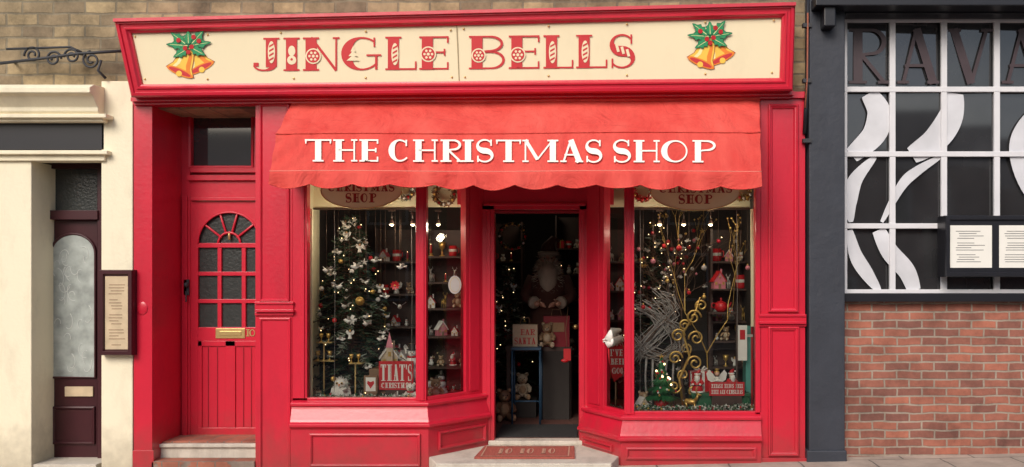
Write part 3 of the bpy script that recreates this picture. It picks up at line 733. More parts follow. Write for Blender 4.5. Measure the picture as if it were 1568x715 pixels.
b=B('window_sill'); b.box(W(1292,0,.05).x,9,.03,.3,W(0,462,.05).z,W(0,449,.05).z,BLACKG); b.done(PB_,.006)
yp=.16
b=B('leaded_window')
zb=W(0,449,yp).z; zt2=W(0,20,yp).z
xs=[1293,1367,1446,1527,1608,1690,1772,1854,1936]; ys=[30,137,236,346,447]
for i in range(len(xs)-1):
    for j in range(len(ys)-1):
        a=W(xs[i],ys[j],yp+.03);c=W(xs[i+1],ys[j+1],yp+.03); t1,t2=R_(-.014,.014),R_(-.010,.018)
        b.add([(a.x,a.y+t1,c.z),(c.x,a.y-t1,c.z),(c.x,a.y-t1+t2,a.z),(a.x,a.y+t1+t2,a.z)],[(0,1,2,3)],DGLASS)
for x in xs: b.fb(x-4.5,x+4.5,22,449,yp-.01,.03,GBAR)
for y in ys: b.box(W(1291,0,yp).x,W(1940,0,yp).x,yp-.014,yp+.02,W(0,y+4,yp).z,W(0,y-4,yp).z,GBAR)
b.done(PB_,.003)
b=B('window_lettering')
Pp=W(1400,300,yp+.010)
word(b,[('R',1300,1358),('A',1374,1438),('V',1452,1520),('A',1534,1600)],128,84,14,4.5,Pp,NY,RAVAR,off=.001)
def rib(pts,w0,w1,off):
    P=[pts[0]]+pts+[pts[-1]];o=[]
    for i in range(1,len(P)-2):
        for k in range(8):
            t=k/8; f=lambda a,b_,c,d:.5*((2*b_)+(-a+c)*t+(2*a-5*b_+4*c-d)*t*t+(-a+3*b_-3*c+d)*t**3)
            o.append((f(*[P[i+m][0] for m in (-1,0,1,2)]),f(*[P[i+m][1] for m in (-1,0,1,2)])))
    o.append(pts[-1]); n=len(o)
    wd=[w0+(w1-w0)*math.sin(math.pi*i/(n-1)) for i in range(n)]
    ribbon(b,o,wd,lambda x,y,oo:onplane(x,y,Pp,NY)-NY*oo,off,SWIRL)
rib([(1330,143),(1346,172),(1338,206),(1304,238)],24,38,.001)
rib([(1462,143),(1455,180),(1432,214),(1396,238)],26,40,.002)
rib([(1340,240),(1310,275),(1301,310),(1303,340)],6,24,.0025)
rib([(1440,240),(1404,262),(1380,285),(1350,340)],5,16,.0028)
rib([(1301,352),(1310,390),(1328,420),(1346,445)],8,22,.002)
rib([(1345,352),(1362,385),(1388,415),(1400,445)],20,28,.003)
rib([(1620,150),(1580,180),(1560,230),(1585,300),(1640,330)],8,30,.002)
b.done(PB_)
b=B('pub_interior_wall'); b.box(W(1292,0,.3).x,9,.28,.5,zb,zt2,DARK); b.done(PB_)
b=B('wall_menu_case')
b.fb(1447,1612,330,424,-.02,.16,BLACKG)
b.mold(q(1447,1612,330,424,-.02),[(0,0),(.005,.02),(.035,.02),(.04,.0)],BLACKG,None)
for l,r in ((1455,1519),(1530,1602)):
    b.fb(l,r,345,410,-.023,.003,PAPER)
    for i in range(16):
        if i%5: b.fb(l+8+R_(0,6),r-8-R_(0,24),350+i*3.6,350.8+i*3.6,-.0245,.0015,BLACKP)
b.done(None,.002)
b=B('drainpipe'); RUST=mat('rusty_pipe',(.30,.09,.05),.7,var=.4,vs=10)
b.tube([W(1237,-60,-.03),W(1237,120,-.03),W(1234,165,-.03),W(1232,205,-.02)],.018,BLACKG,8)
b.tube([W(1237,20,-.055),W(1236,120,-.055),W(1233,165,-.055)],.008,RUST,6)
for py in (35,120,212): b.fb(1230,1243,py,py+6,-.06,.05,IRON)
b.done()

# ================= MINIATURES  (unit height, facing -y)
def m_teddy(b,c=TAN,c2=LTAN):
    b.sph((0,0,.34),(.22,.18,.28),c); b.sph((0,-.1,.36),(.14,.1,.18),c2); b.sph((0,-.02,.76),(.2,.18,.19),c)
    for s in(-1,1):
        b.sph((s*.16,0,.93),(.075,.04,.075),c); b.sph((s*.16,-.03,.93),(.04,.025,.04),c2)
        b.tube([(s*.17,-.02,.54),(s*.28,-.12,.42),(s*.26,-.24,.34)],[.085,.075,.07],c,8); b.sph((s*.26,-.25,.34),.075,c)
        b.tube([(s*.1,-.05,.14),(s*.2,-.25,.1),(s*.22,-.36,.1)],[.12,.1,.085],c,8); b.sph((s*.22,-.38,.12),(.085,.06,.11),c2)
        b.sph((s*.07,-.185,.8),.022,INK,8,5)
    b.sph((0,-.18,.71),(.09,.08,.07),c2); b.sph((0,-.26,.735),(.03,.02,.022),INK,8,5)
    b.tuft((0,0,.34),(.21,.17,.27),60,.05,c); b.tuft((0,-.0,.78),(.19,.16,.18),50,.045,c)
def m_teddyw(b): m_teddy(b,PWHITE,LTAN); b.tube([(.16*math.cos(a*.52),.14*math.sin(a*.52),.58) for a in range(13)],.035,FRED,6)
def m_santa(b,robe=FRED):
    b.lathe((0,0,0),[(.0,.0),(.26,.0),(.27,.05),(.22,.25),(.2,.35),(.17,.5),(.1,.62),(0,.64)],robe,14); b.lathe((0,0,0),[(.27,.0),(.30,.03),(.28,.08),(.25,.08)],FLUFF,14)
    b.lathe((0,0,.3),[(.2,0),(.215,.01),(.21,.05),(.19,.05)],INK,14)
    b.sph((0,-.02,.72),(.12,.12,.13),SKIN); b.sph((0,-.15,.72),.03,SKIN,8,5)
    for s in(-1,1):
        b.sph((s*.045,-.13,.755),.014,INK,6,4); b.tube([(s*.13,0,.56),(s*.25,-.06,.42),(s*.17,-.2,.38)],[.075,.07,.055],robe,8); b.sph((s*.155,-.22,.38),.05,FLUFF)
    b.tube([(0,-.09,.72),(0,-.14,.6),(0,-.17,.42)],[.12,.11,.015],FLUFF,9); b.tuft((0,-.12,.6),(.11,.07,.14),50,.06,FLUFF)
    b.tube([(0,0,.79),(.02,.02,.9),(.1,.02,.98),(.17,0,.93)],[.125,.09,.05,.015],robe,9); b.lathe((0,0,.78),[(.12,0),(.15,.02),(.14,.06),(.11,.07)],FLUFF,12); b.sph((.18,0,.91),.04,FLUFF)
def m_snow(b):
    b.sph((0,0,.22),.22,PWHITE); b.sph((0,0,.52),.165,PWHITE); b.sph((0,0,.75),.115,PWHITE); b.cone((0,-.1,.75),(0,-.22,.74),.022,.002,BELLO,6)
    b.lathe((0,0,.83),[(.0,0),(.14,0),(.14,.02),(.09,.02),(.085,.16),(0,.16)],INK,12); b.lathe((0,0,.62),[(.1,0),(.14,.02),(.12,.06)],FRED,12)
    for z in(.45,.54): b.sph((0,-.165,z),.018,INK,6,4)
    for s in(-1,1): b.sph((s*.04,-.105,.78),.013,INK,6,4); b.tube([(s*.14,0,.55),(s*.3,-.02,.66)],.012,TWIG,5)
def m_house(b,wall=PWHITE,roof=FRED):
    b.box(-.3,.3,-.22,.22,0,.45,wall)
    b.add([(-.3,-.22,.45),(.3,-.22,.45),(.3,.22,.45),(-.3,.22,.45),(0,-.22,.85),(0,.22,.85)],[(0,1,4),(2,3,5)],wall)
    for s in(-1,1): b.qb([(s*.38,-.27,.36),(s*.38,.27,.36),(0,.27,.9),(0,-.27,.9)] if s>0 else [(s*.38,.27,.36),(s*.38,-.27,.36),(0,-.27,.9),(0,.27,.9)],.035,roof)
    b.box(.12,.2,.0,.08,.7,1.,wall); b.box(-.07,.07,-.235,-.22,0,.25,WOODM)
    for x in(-.19,.19): b.box(x-.06,x+.06,-.235,-.22,.2,.34,GOLD)
    b.sph((0,-.235,.58),.05,GOLD,8,5)
def m_church(b):
    m_house(b,LTAN,PWHITE); b.box(-.11,.11,-.34,-.12,0,.78,LTAN)
    b.add([(-.13,-.36,.78),(.13,-.36,.78),(.13,-.10,.78),(-.13,-.10,.78),(0,-.23,1.35)],[(0,1,4),(1,2,4),(2,3,4),(3,0,4)],PINK); b.box(-.05,.05,-.35,-.34,.45,.62,GOLD)
def m_housep(b): m_house(b,PINK,PWHITE)
def m_angel(b):
    b.lathe((0,0,0),[(0,0),(.22,0),(.2,.1),(.1,.5),(.08,.62),(0,.64)],PWHITE,14); b.sph((0,0,.75),.1,SKIN); b.sph((0,.03,.79),(.11,.1,.1),GOLD)
    for s in(-1,1):
        b.add([(s*.04,.08,.6),(s*.3,.1,.9),(s*.42,.1,.75),(s*.36,.1,.5),(s*.15,.1,.35)],[(0,1,2,3,4)],PWHITE); b.tube([(s*.09,0,.56),(s*.14,-.1,.46),(0,-.16,.5)],.04,PWHITE,7)
    b.tube([(.09*math.cos(a*.52),.09*math.sin(a*.52),.93) for a in range(13)],.012,GOLD,5)
def m_gift(b,c=FRED,r=GOLD):
    b.box(-.4,.4,-.3,.3,0,.7,c); b.box(-.42,.42,-.32,.32,.7,.8,c); b.box(-.06,.06,-.33,.33,-.0,.81,r); b.box(-.43,.43,-.05,.05,0,.808,r)
    for s in(-1,1): b.tube([(0,0,.8),(s*.15,0,.98),(s*.28,0,.9),(0,0,.8)],.035,r,6)
def m_cup(b):
    b.lathe((0,0,0),[(0,0),(.2,0),(.2,.05),(.06,.12),(.05,.45),(.2,.6),(.26,1.),(.22,1.),(.17,.65),(0,.6)],GOLD,14)
def m_candle(b):
    b.lathe((0,0,0),[(0,0),(.25,0),(.22,.08),(.1,.12),(.1,.2),(.16,.22),(.16,.25),(0,.25)],GOLD,12); b.cone((0,0,.25),(0,0,.9),.09,.09,FRED); b.cone((0,0,.9),(0,0,1),.03,.002,FAIRY,6)
def m_deer(b,c=GOLD):
    b.tube([(0,.3,.5),(0,.2,.52),(0,-.1,.5),(0,-.2,.54)],[.06,.13,.12,.11],c,10)
    b.tube([(0,-.18,.56),(0,-.28,.72),(0,-.30,.82)],[.09,.06,.055],c,8); b.tube([(0,-.25,.85),(0,-.36,.83),(0,-.46,.79)],[.06,.055,.03],c,8)
    for s in(-1,1):
        b.tube([(s*.07,-.16,.48),(s*.07,-.17,.26),(s*.07,-.15,.13),(s*.07,-.17,0)],[.045,.025,.022,.022],c,6)
        b.tube([(s*.07,.22,.5),(s*.08,.17,.33),(s*.08,.27,.2),(s*.08,.24,0)],[.07,.045,.022,.022],c,6)
        b.tube([(s*.03,-.26,.9),(s*.12,-.22,1.0),(s*.16,-.26,1.15)],.012,c,5); b.tube([(s*.12,-.22,1.0),(s*.2,-.26,1.02)],.01,c,5)
        b.cone((s*.05,-.25,.88),(s*.13,-.22,.9),.022,.004,c,6)
    b.tube([(0,.3,.53),(0,.36,.58)],[.03,.01],PWHITE,6)
def m_deerw(b): m_deer(b,PWHITE)
def m_owl(b):
    b.sph((0,0,.4),(.3,.26,.4),FLUFF); b.sph((0,-.04,.78),(.23,.2,.2),FLUFF); b.tuft((0,0,.4),(.29,.25,.39),420,.11,FLUFF,.22); b.tuft((0,0,.8),(.22,.18,.2),200,.09,FLUFF,.22)
    for s in(-1,1): b.sph((s*.09,-.225,.8),.05,GOLD,10,6); b.sph((s*.09,-.262,.8),.028,INK,8,5); b.tube([(s*.1,-.2,.03),(s*.1,-.32,.02)],.04,BELLO,6); b.tube([(s*.28,-.03,.6),(s*.33,0,.3),(s*.24,.08,.08)],[.07,.09,.02],FLUFF,8)
    b.cone((0,-.23,.76),(0,-.3,.69),.035,.005,BELLO,6)
def star(b,c,r,mt,n=5):
    vs=[]
    for i in range(2*n):
        q_=r if i%2==0 else r*.42; a=math.pi/2+math.pi*i/n; vs.append((c[0]+q_*math.cos(a),c[1],c[2]+q_*math.sin(a)))
    vs+= [(c[0],c[1]-r*.3,c[2]),(c[0],c[1]+r*.3,c[2])]
    b.add(vs,[(i,(i+1)%(2*n),2*n) for i in range(2*n)]+[((i+1)%(2*n),i,2*n+1) for i in range(2*n)],mt)
def m_tree(b,f=FIRB,dec=True,n=1500):
    b.cone((0,0,.1),(0,0,.97),.03,.005,TWIG,6); b.lathe((0,0,0),[(0,0),(.13,0),(.17,.18),(.15,.18),(0,.15)],FRED,12)
    for i in range(n):
        z=.2+.8*(random.random()**1.3); rr=.36*(1-(z-.2)/.82)*(.85+.25*math.sin(z*38)); a=R_(0,6.28)
        p=Vector((rr*.35*math.cos(a),rr*.35*math.sin(a),z+.05)); e=Vector((rr*R_(.8,1.1)*math.cos(a),rr*R_(.8,1.1)*math.sin(a),z-.03)); t=Vector((-math.sin(a),math.cos(a),0))*.022
        m_=p.lerp(e,.6); b.add([p,m_-t,e,m_+t],[(0,1,2,3)],f)
    if dec:
        for i in range(26):
            z=.24+.7*random.random(); rr=.36*(1-(z-.2)/.82); a=R_(-3.1,0); b.sph((rr*math.cos(a),rr*math.sin(a),z-.01),.022,random.choice([FRED,GOLD,PWHITE,FAIRY]),8,5)
        star(b,(0,0,1.02),.07,GOLD)
def m_mug(b,c=FRED):
    b.lathe((0,0,0),[(0,0),(.3,0),(.34,.1),(.34,.9),(.3,.9),(.3,.15),(0,.12)],c,14); b.tube([(.33,0,.75),(.55,0,.7),(.55,0,.35),(.33,0,.25)],.045,c,6); b.lathe((0,0,.4),[(.345,0),(.35,.02),(.35,.18),(.345,.2)],PWHITE,14)
def m_teapot(b,c=FRED):
    b.lathe((0,0,0),[(0,0),(.25,0),(.4,.15),(.46,.38),(.38,.62),(.2,.75),(.06,.78),(.05,.84),(.09,.9),(.05,.98),(0,1)],c,18)
    b.tube([(.42,0,.3),(.6,0,.42),(.72,0,.68)],[.1,.07,.045],c,8); b.tube([(-.38,0,.6),(-.62,0,.62),(-.66,0,.36),(-.42,0,.26)],.045,c,7)
def m_bird(b,c=PWHITE):
    b.tube([(0,.5,.1),(0,.25,.1),(0,-.1,.0),(0,-.3,.1),(0,-.42,.12)],[.12,.06,.17,.1,.015],c,8)
    for s in(-1,1): b.add([(s*.08,-.1,.08),(s*.5,.0,.42),(s*.55,.2,.35),(s*.1,.2,.1)],[(0,1,2,3)],c)
def put(b,fn,p,h,rz=0.,*a):
    b.M=Matrix.Translation(p)@Matrix.Rotation(rz,4,'Z')@Matrix.Scale(h,4); fn(b,*a); b.M=None
def solo(name,fn,p,h,rz=0.,*a):
    b=B(name); put(b,fn,p,h,rz,*a); return b.done()
minis=[m_teddy,m_teddyw,m_santa,m_snow,m_house,m_housep,m_angel,m_gift,m_cup,m_deer,m_deerw,m_mug,m_candle]

def shelf(name,pl,pr,pys,y,dep,ptop,pbot,fill=True,back=True):
    b=B(name)
    a=W(pl,ptop,y);c=W(pr,pbot,y)
    for x in (a.x,c.x-.02): b.box(x,x+.02,y,y+dep,c.z,a.z,WOOD)
    if back: b.box(a.x+.02,c.x-.02,y+dep-.01,y+dep,c.z,a.z,WOOD)
    zs=[]
    for py in pys:
        z=W(0,py,y).z; b.box(a.x+.02,c.x-.02,y,y+dep-.01,z-.018,z,WOOD); zs.append(z)
    b.done()
    if fill:
        g=B('shelf_figurines')
        for z in zs:
            x=a.x+.07
            while x<c.x-.06:
                h=R_(.08,.16); put(g,random.choice(minis),Vector((x,y+dep*R_(.3,.6),z)),h,R_(-.8,.8)); x+=h*.55+R_(.03,.06)
        g.done()
random.seed(17)
shelf('display_shelf_unit',645,718,[392,432,472,515,562,606],.74,.28,350,618)
shelf('display_shelf_unit',1088,1160,[400,442,492,522,562],.62,.24,350,600)
shelf('display_shelf_unit',575,640,[400,450,500,550],1.0,.22,350,600)
shelf('display_shelf_unit',925,985,[400,445,490,535,580],1.0,.22,350,600)
shelf('wall_shelf_unit',700,800,[400,440,480,520,560],2.9,.35,340,585)
shelf('wall_shelf_unit',850,960,[380,420,460,500,545],3.2,.35,330,575)

def fir(name,base,h,r,n,seed,orn=40,lights=70,frost=.12,mtb=FIR):
    random.seed(seed); b=B(name)
    b.tube([base,base+Vector((0,0,h*.5)),base+Vector((0,0,h))],[.035,.02,.005],TWIG,7)
    tips=[]
    for i in range(n):
        t=(i/n)**.85; z=base.z+h*(.06+.92*t); rr=r*(1-t)**.7*R_(.75,1.12)+.03; a=i*2.399+R_(-.3,.3)
        d=Vector((math.cos(a),math.sin(a),0)); p=Vector((base.x,base.y,z)); e=p+d*rr+Vector((0,0,-rr*.28+.05))
        m_=p.lerp(e,.5)+Vector((0,0,.03)); b.tube([p,m_,e],[.007,.005,.002],TWIG,4,caps=False)
        L=max(6,int(rr/.012)); fr_=random.random()<frost*2
        for k in range(L):
            u=(k+.5)/L
            if u<.2: continue
            c=(p.lerp(m_,u*2) if u<.5 else m_.lerp(e,u*2-1))
            for s in(-1,1):
                sd=Vector((-d.y,d.x,0))*s*R_(.4,1)+d*R_(.3,.9)+Vector((0,0,R_(-.5,.45)))
                l=R_(.03,.065); f=c+sd.normalized()*l; w=Vector((R_(-1,1),R_(-1,1),R_(-1,1)))*.007
                b.add([c-w,f-w*.4,f+w*.4,c+w],[(0,1,2,3)],FROST if (fr_ and random.random()<.5 and u>.5) else mtb)
        tips.append(e); tips.append(c)
    for p in random.sample(tips,min(orn,len(tips))):
        k=random.random(); q_=p+Vector((0,-.02,-.03))
        if k<.35: b.sph(q_,.022,random.choice([GOLD,FRED,PWHITE,SILV]),10,6)
        elif k<.8: put(b,m_bird,q_,R_(.06,.10),R_(-2,2))
        elif k<.9: star(b,q_,.036,random.choice([GOLD,PWHITE]))
        else: put(b,m_angel,q_-Vector((0,0,.05)),.09)
    for p in random.choices(tips,k=lights): b.sph(p+Vector((R_(-.04,.04),R_(-.04,0),R_(-.03,.03))),.0045,FAIRY,6,4)
    return b.done()
zL=zl-.06; zR=zr-.04
fir('christmas_tree',Vector((W(538,0,.66).x,.66,zL)),1.66,.48,260,3,95,50,.08)
fir('christmas_tree',Vector((W(484,0,1.0).x,1.0,zL)),1.35,.34,120,5,25,22)
fir('christmas_tree',Vector((W(1000,0,.98).x,.98,zR)),1.6,.34,120,8,30,30)
fir('christmas_tree',Vector((W(778,0,2.3).x,2.3,.12)),1.6,.34,110,9,18,22)
random.seed(21)
b=B('twig_tree')
base=Vector((W(1050,0,.65).x,.65,zR)); tips=[]
def grow(p,d,l,r,dep):
    q_=p+d*l; m_=p.lerp(q_,.5)+Vector((R_(-1,1),R_(-1,1),R_(-1,1)))*l*.08
    b.tube([p,m_,q_],[r,r*.85,r*.65],TWIG,5,caps=False)
    if dep==0: tips.append(q_); return
    for _ in range(3 if dep>1 else 2):
        nd=(d+Vector((R_(-.8,.8),R_(-.5,.5),R_(-.35,.6)))).normalized(); grow(q_,nd,l*R_(.6,.85),r*.62,dep-1)
    if dep<3: tips.append(q_)
grow(base,Vector((-.05,0,1)),.50,.016,5)
for p in random.sample(tips,80):
    k=random.random(); c=p-Vector((0,0,.03))
    if k<.65: b.sph(c,R_(.010,.022),random.choice([FRED,PINK,GOLD,PWHITE,REDD,SILV]),9,6)
    elif k<.8: star(b,c,.028,random.choice([GOLD,SILV]))
    else: put(b,m_bird,c,.06,R_(-2,2))
for p in random.choices(tips,k=22): b.sph(p,.0045,FAIRY,6,4)
b.done()
b=B('gold_twig_branch')   # gilded branches rising behind the scrolls
tips=[]
def growg(p,d,l,r,dep):
    q_=p+d*l; b.tube([p,p.lerp(q_,.5)+Vector((R_(-1,1),R_(-1,1),0))*l*.08,q_],[r,r*.85,r*.6],GOLD,5,caps=False)
    if dep==0: tips.append(q_); return
    for _ in range(2): growg(q_,(d+Vector((R_(-.6,.6),R_(-.3,.3),R_(-.1,.6)))).normalized(),l*R_(.65,.9),r*.65,dep-1)
growg(Vector((W(1078,0,.45).x,.45,zR)),Vector((.05,0,1)),.52,.010,5)
for p in tips: b.sph(p,.009,GOLD,6,4)
b.done()
b=B('silver_twig_reindeer')
for i in range(90):
    o=Vector((R_(-.05,.05),R_(-.07,.07),R_(-.05,.05)))
    k=[(972+R_(-3,8),545),(985,525),(1010,500),(1030,480),(1022,462),(1005,455+R_(-8,8))] if i%3==0 else ([(975,520),(992,540),(1018,548),(1038,532),(1036,505),(1012+R_(-8,8),490)] if i%3==1 else [(978,468),(1000,478),(1016,500),(1000,520),(982,535),(968,545)])
    b.tube([W(x+R_(-4,4),y+R_(-5,5),.34)+o for x,y in k],.0035,SILV if i%4 else TWIG,4)
for px in (990,1000,1022,1032): b.tube([W(px,540,.34),W(px+R_(-4,4),575,.34),W(px,624,.34)],[.014,.01,.008],SILV,5)
b.done()
b=B('gold_scroll_candelabra')
def scr(cx,cy,r,a0,dr,y,rad=.009):
    b.tube([W(cx+r*(1-.8*i/28)*math.cos(a0+dr*1.5*2*math.pi*i/28),cy+r*(1-.8*i/28)*math.sin(a0+dr*1.5*2*math.pi*i/28),y) for i in range(29)],rad,GOLD,6)
b.tube([W(1046,622,.28),W(1040,580,.28),W(1056,545,.28),W(1046,510,.28),W(1064,480,.28),W(1072,455,.28)],[.013,.013,.012,.011,.010,.006],GOLD,8)
for cx,cy,r,a,d in ((1074,468,10,2,1),(1062,486,12,0,-1),(1048,498,9,0,-1),(1038,514,11,0,-1),(1066,518,12,3,1),(1050,534,9,1,-1),(1034,548,11,0,-1),(1064,556,12,3,1),(1046,574,9,2,1),(1032,592,11,0,1),(1062,600,12,2,-1)): scr(cx,cy,r,a,d,.27+R_(-.06,.04))
b.done()

# ---------------- left window display
fp=lambda px,y,z:Vector((W(px,0,y).x,y,z))
solo('snowy_owl',m_owl,fp(522,.22,zL),.23)
b=B('display_plinth'); p=fp(600,.38,zL); b.box(p.x-.17,p.x+.17,.24,.52,zL,zL+.30,WOODM); b.done(None,.004)
solo('miniature_church',m_church,fp(596,.36,zL+.30),.24,.25)
solo('miniature_house',m_house,fp(617,.44,zL+.30),.17,-.2,PWHITE,SILV)
solo('teddy_bear',m_teddyw,fp(629,.18,zL),.19); solo('teddy_bear',m_teddy,fp(667,.30,zL),.22,.3)
solo('snowman_figurine',m_snow,fp(631,.32,zL+.18),.34,.2); b=B('display_plinth'); p=fp(633,.32,zL); b.box(p.x-.07,p.x+.07,.25,.40,zL,zL+.18,WOOD); b.done(None,.004)
b=B('word_sign'); y=.20; b.fb(580,633,553,597,y,.015,FRED)
word(b,spread("THAT'S",583,631,.16),583,25,3.2,1.1,W(600,570,y),NY,PWHITE)
word(b,spread('CHRISTMAS',584,630,.16),594,8,1.5,.7,W(600,590,y),NY,PWHITE)
b.box(W(590,0,y).x,W(625,0,y).x,y+.001,y+.012,zL,W(0,597,y).z,WOOD); b.done()
b=B('heart_picture_frame'); y=.17; b.fb(557,578,575,602,y,.02,WOODM); b.fb(560,575,578,599,y-.003,.003,PAPER)
b.poly([(567.5,595),(562,587),(563,583),(567.5,585),(572,583),(573,587)],W(567,590,y-.005),NY,.001,FRED); b.box(W(559,0,y).x,W(576,0,y).x,y+.005,y+.02,zL,W(0,602,y).z,WOODM); b.done()
b=B('glass_tier_stand')
for pl_,pr_,py in ((480,512,552),(484,508,524),(534,554,556)):
    b.fb(pl_,pr_,py,py+1.5,.22,.1,BRASS)
b.fb(495,497,524,614,.27,.01,BRASS); b.fb(543,545,556,614,.27,.01,BRASS); b.done()
for px,py,y,h in ((487,552,.27,.08),(505,552,.27,.08),(492,524,.27,.075),(503,524,.27,.075),(538,556,.27,.075),(549,556,.27,.075)):
    solo('brass_goblet',m_cup,fp(px,y,W(0,py,.22).z),h)
solo('gift_box',m_gift,fp(483,.3,zL),.13,.2,LTAN,WOODM); solo('lantern_house',m_house,fp(605,.14,zL),.12,0,PWHITE,SILV); solo('white_reindeer',m_deerw,fp(548,.16,zL),.11,1.2); solo('white_reindeer',m_deerw,fp(655,.50,zL+.0),.26,-.6)
solo('snowman_figurine',m_snow,fp(676,.5,zL),.26); solo('snowman_figurine',m_snow,fp(590,.16,zL),.10); solo('santa_figurine',m_santa,fp(505,.16,zL),.10)
b=B('poinsettia'); p=W(605,437,.30)
for i in range(9):
    a=i*.698; e=p+Vector((.045*math.cos(a),-.01,.045*math.sin(a))); t=Vector((-math.sin(a),0,math.cos(a)))*.014; m_=p.lerp(e,.55); b.add([p,m_-t,e,m_+t],[(0,1,2,3)],FRED)
b.sph(p-Vector((0,.012,0)),.008,GOLD,8,5); b.tube([p+Vector((0,.005,0)),W(605,322,.30)],.0015,TWIG,4); b.done()
b=B('filigree_bauble'); p=W(551,461,.18); b.sph(p,.034,GOLD,14,10)
for i in range(6): b.tube([p+Vector((.037*math.cos(t*.4)*math.cos(i*.52),.037*math.cos(t*.4)*math.sin(i*.52),.037*math.sin(t*.4))) for t in range(17)],.0022,GOLD,4)
b.tube([p,W(551,322,.18)],.0012,TWIG,4); b.done()
for px,py,y in ((528,470,.15),(560,433,.16),(535,492,.17),(561,497,.2),(590,455,.25),(518,440,.2),(612,470,.3),(583,520,.3),(500,415,.2),(575,400,.2),(545,410,.16),(614,410,.3)):
    b=B('white_dove_ornament'); p=W(px,py,y); put(b,m_bird,p,R_(.08,.13),R_(-1.8,1.8)); b.tube([p,W(px,322,y)],.001,TWIG,4); b.done()
for px,y in ((512,.14),(630,.16),(980,.15),(1128,.14)):
    b=B('clear_light_cord'); b.tube([W(px,322,y),W(px+1,450,y),W(px,600,y)],.002,SILV,5); b.done()
b=B('window_notice_oval'); n=24; P=Vector(splq(L0,L1,tof(695,L0,L1),1,1.5,1.5,0)[0]); qq=splq(L0,L1,0,1,0,1,0); qn=Vector(qq[1])-Vector(qq[0]); qn.z=0; nrm=Vector((-qn.y,qn.x,0)).normalized()
b.poly([(695+10*math.cos(2*math.pi*i/n),436+14*math.sin(2*math.pi*i/n)) for i in range(n)],P,nrm,.012,PAPER)
b.poly([(695+8*math.cos(2*math.pi*i/n),436+11.5*math.sin(2*math.pi*i/n)) for i in range(n)],P,nrm,.0135,OVALM); b.poly([(695+7.2*math.cos(2*math.pi*i/n),436+10.6*math.sin(2*math.pi*i/n)) for i in range(n)],P,nrm,.015,PAPER)
b.done()
def garland(name,pts,n,w=.05):
    b=B(name)
    for _ in range(n):
        u=random.random()*(len(pts)-1); i=int(u); p=Vector(pts[i]).lerp(Vector(pts[i+1]),u-i)+Vector((R_(-w,w),R_(-w,w),R_(-.01,w)))
        d=Vector((R_(-1,1),R_(-1,1),R_(0,1))).normalized()*R_(.015,.04); t=d.orthogonal().normalized()*.007
        b.add([p,p+d*.5-t,p+d,p+d*.5+t],[(0,1,2,3)],random.choice([FROST,FIR,FIRB,FROST,PWHITE]))
        if random.random()<.06: b.sph(p,.012,random.choice([FRED,GOLD,PWHITE]),7,5)
    b.done()
garland('frosted_garland',[fp(474,.14,zL+.03),fp(560,.15,zL+.03),fp(632,.14,zL+.03)],900)
garland('frosted_garland',[fp(976,.14,zR+.04),fp(1060,.15,zR+.03),fp(1152,.14,zR+.05)],1500,.05)
garland('frosted_garland',[fp(930,.40,zR+.03),fp(948,.22,zR+.03)],350,.03)
# ---------------- right window display
solo('small_christmas_tree',m_tree,fp(1013,.20,zR+.06),.44)
solo('gold_reindeer',m_deer,fp(1058,.17,zR+.02),.2,1.3); solo('angel_figurine',m_angel,fp(1098,.26,zR+.19),.22)
b=B('gift_box'); p=fp(1100,.3,zR); b.box(p.x-.24,p.x+.26,.2,.5,zR,zR+.16,FGRN); b.box(p.x-.25,p.x+.27,.19,.51,zR+.16,zR+.19,FGRN); b.done(None,.003)
solo('toy_sack',m_gift,fp(1073,.38,zR+.19),.22,.2,FRED,PWHITE); solo('santa_figurine',m_santa,fp(1068,.26,zR+.19),.20,-.3); solo('teddy_bear',m_teddy,fp(985,.3,zR),.2,-.2); solo('santa_figurine',m_santa,fp(1120,.30,zR+.19),.2,.3)
b=B('red_notice_plaque'); y=.15; b.fb(1086,1140,585,606,y,.012,FRED)
word(b,spread('PLEASE EHEOS MILL',1089,1137,.2),594,6,1.1,.6,W(1100,590,y),NY,PWHITE); word(b,spread('HERE ALL CHRISTMAS',1089,1137,.2),603,6,1.1,.6,W(1100,590,y),NY,PWHITE)
b.box(W(1090,0,y).x,W(1136,0,y).x,y+.003,y+.02,zR,W(0,606,y).z,WOOD); b.done()
b=B('teal_gift_carton'); b.fb(1142,1160,500,632,.3,.15,TEAL); b.fb(1140,1162,512,516,.295,.16,PWHITE); b.fb(1150,1153,500,632,.296,.004,FRED); b.done(None,.003)
b=B('hanging_tag_card'); b.fb(1130,1144,498,552,.2,.004,PAPER); b.fb(1133,1141,505,520,.198,.002,FRED); b.tube([W(1137,498,.2),W(1130,440,.2),W(1136,322,.2)],.0012,TWIG,4); b.done()
solo('red_teapot',m_teapot,fp(1104,.52,W(0,478,.46).z),.13)
b=B('glass_shelf'); b.fb(1085,1130,478,481,.46,.18,WOOD); b.fb(1085,1088,481,640,.5,.02,WOOD);b.fb(1127,1130,481,640,.5,.02,WOOD); b.done()
b=B('pink_roof_birdhouse'); put(b,m_house,W(1100,442,.5),.18,.2,PINK,FRED); b.box(W(1088,0,.5).x,W(1112,0,.5).x,.42,.58,W(0,442,.5).z-.012,W(0,442,.5).z,WOOD); b.tube([W(1100,420,.5),W(1100,322,.5)],.0015,TWIG,4); b.done()
solo('miniature_house',m_house,fp(983,.2,zR),.18,.4,LTAN,PWHITE)
b=B('santa_hat_word_sign'); y=.25
pts=[(930,528),(952,520),(957,545),(953,575),(940,585),(933,560)]
f_=[W(x,yy,y) for x,yy in pts]; k_=[p+Vector((0,.012,0)) for p in f_]; n=len(pts)
b.add(f_+k_,[tuple(range(n)),tuple(range(2*n-1,n-1,-1))]+[(i,(i+1)%n,n+(i+1)%n,n+i) for i in range(n)],FRED)
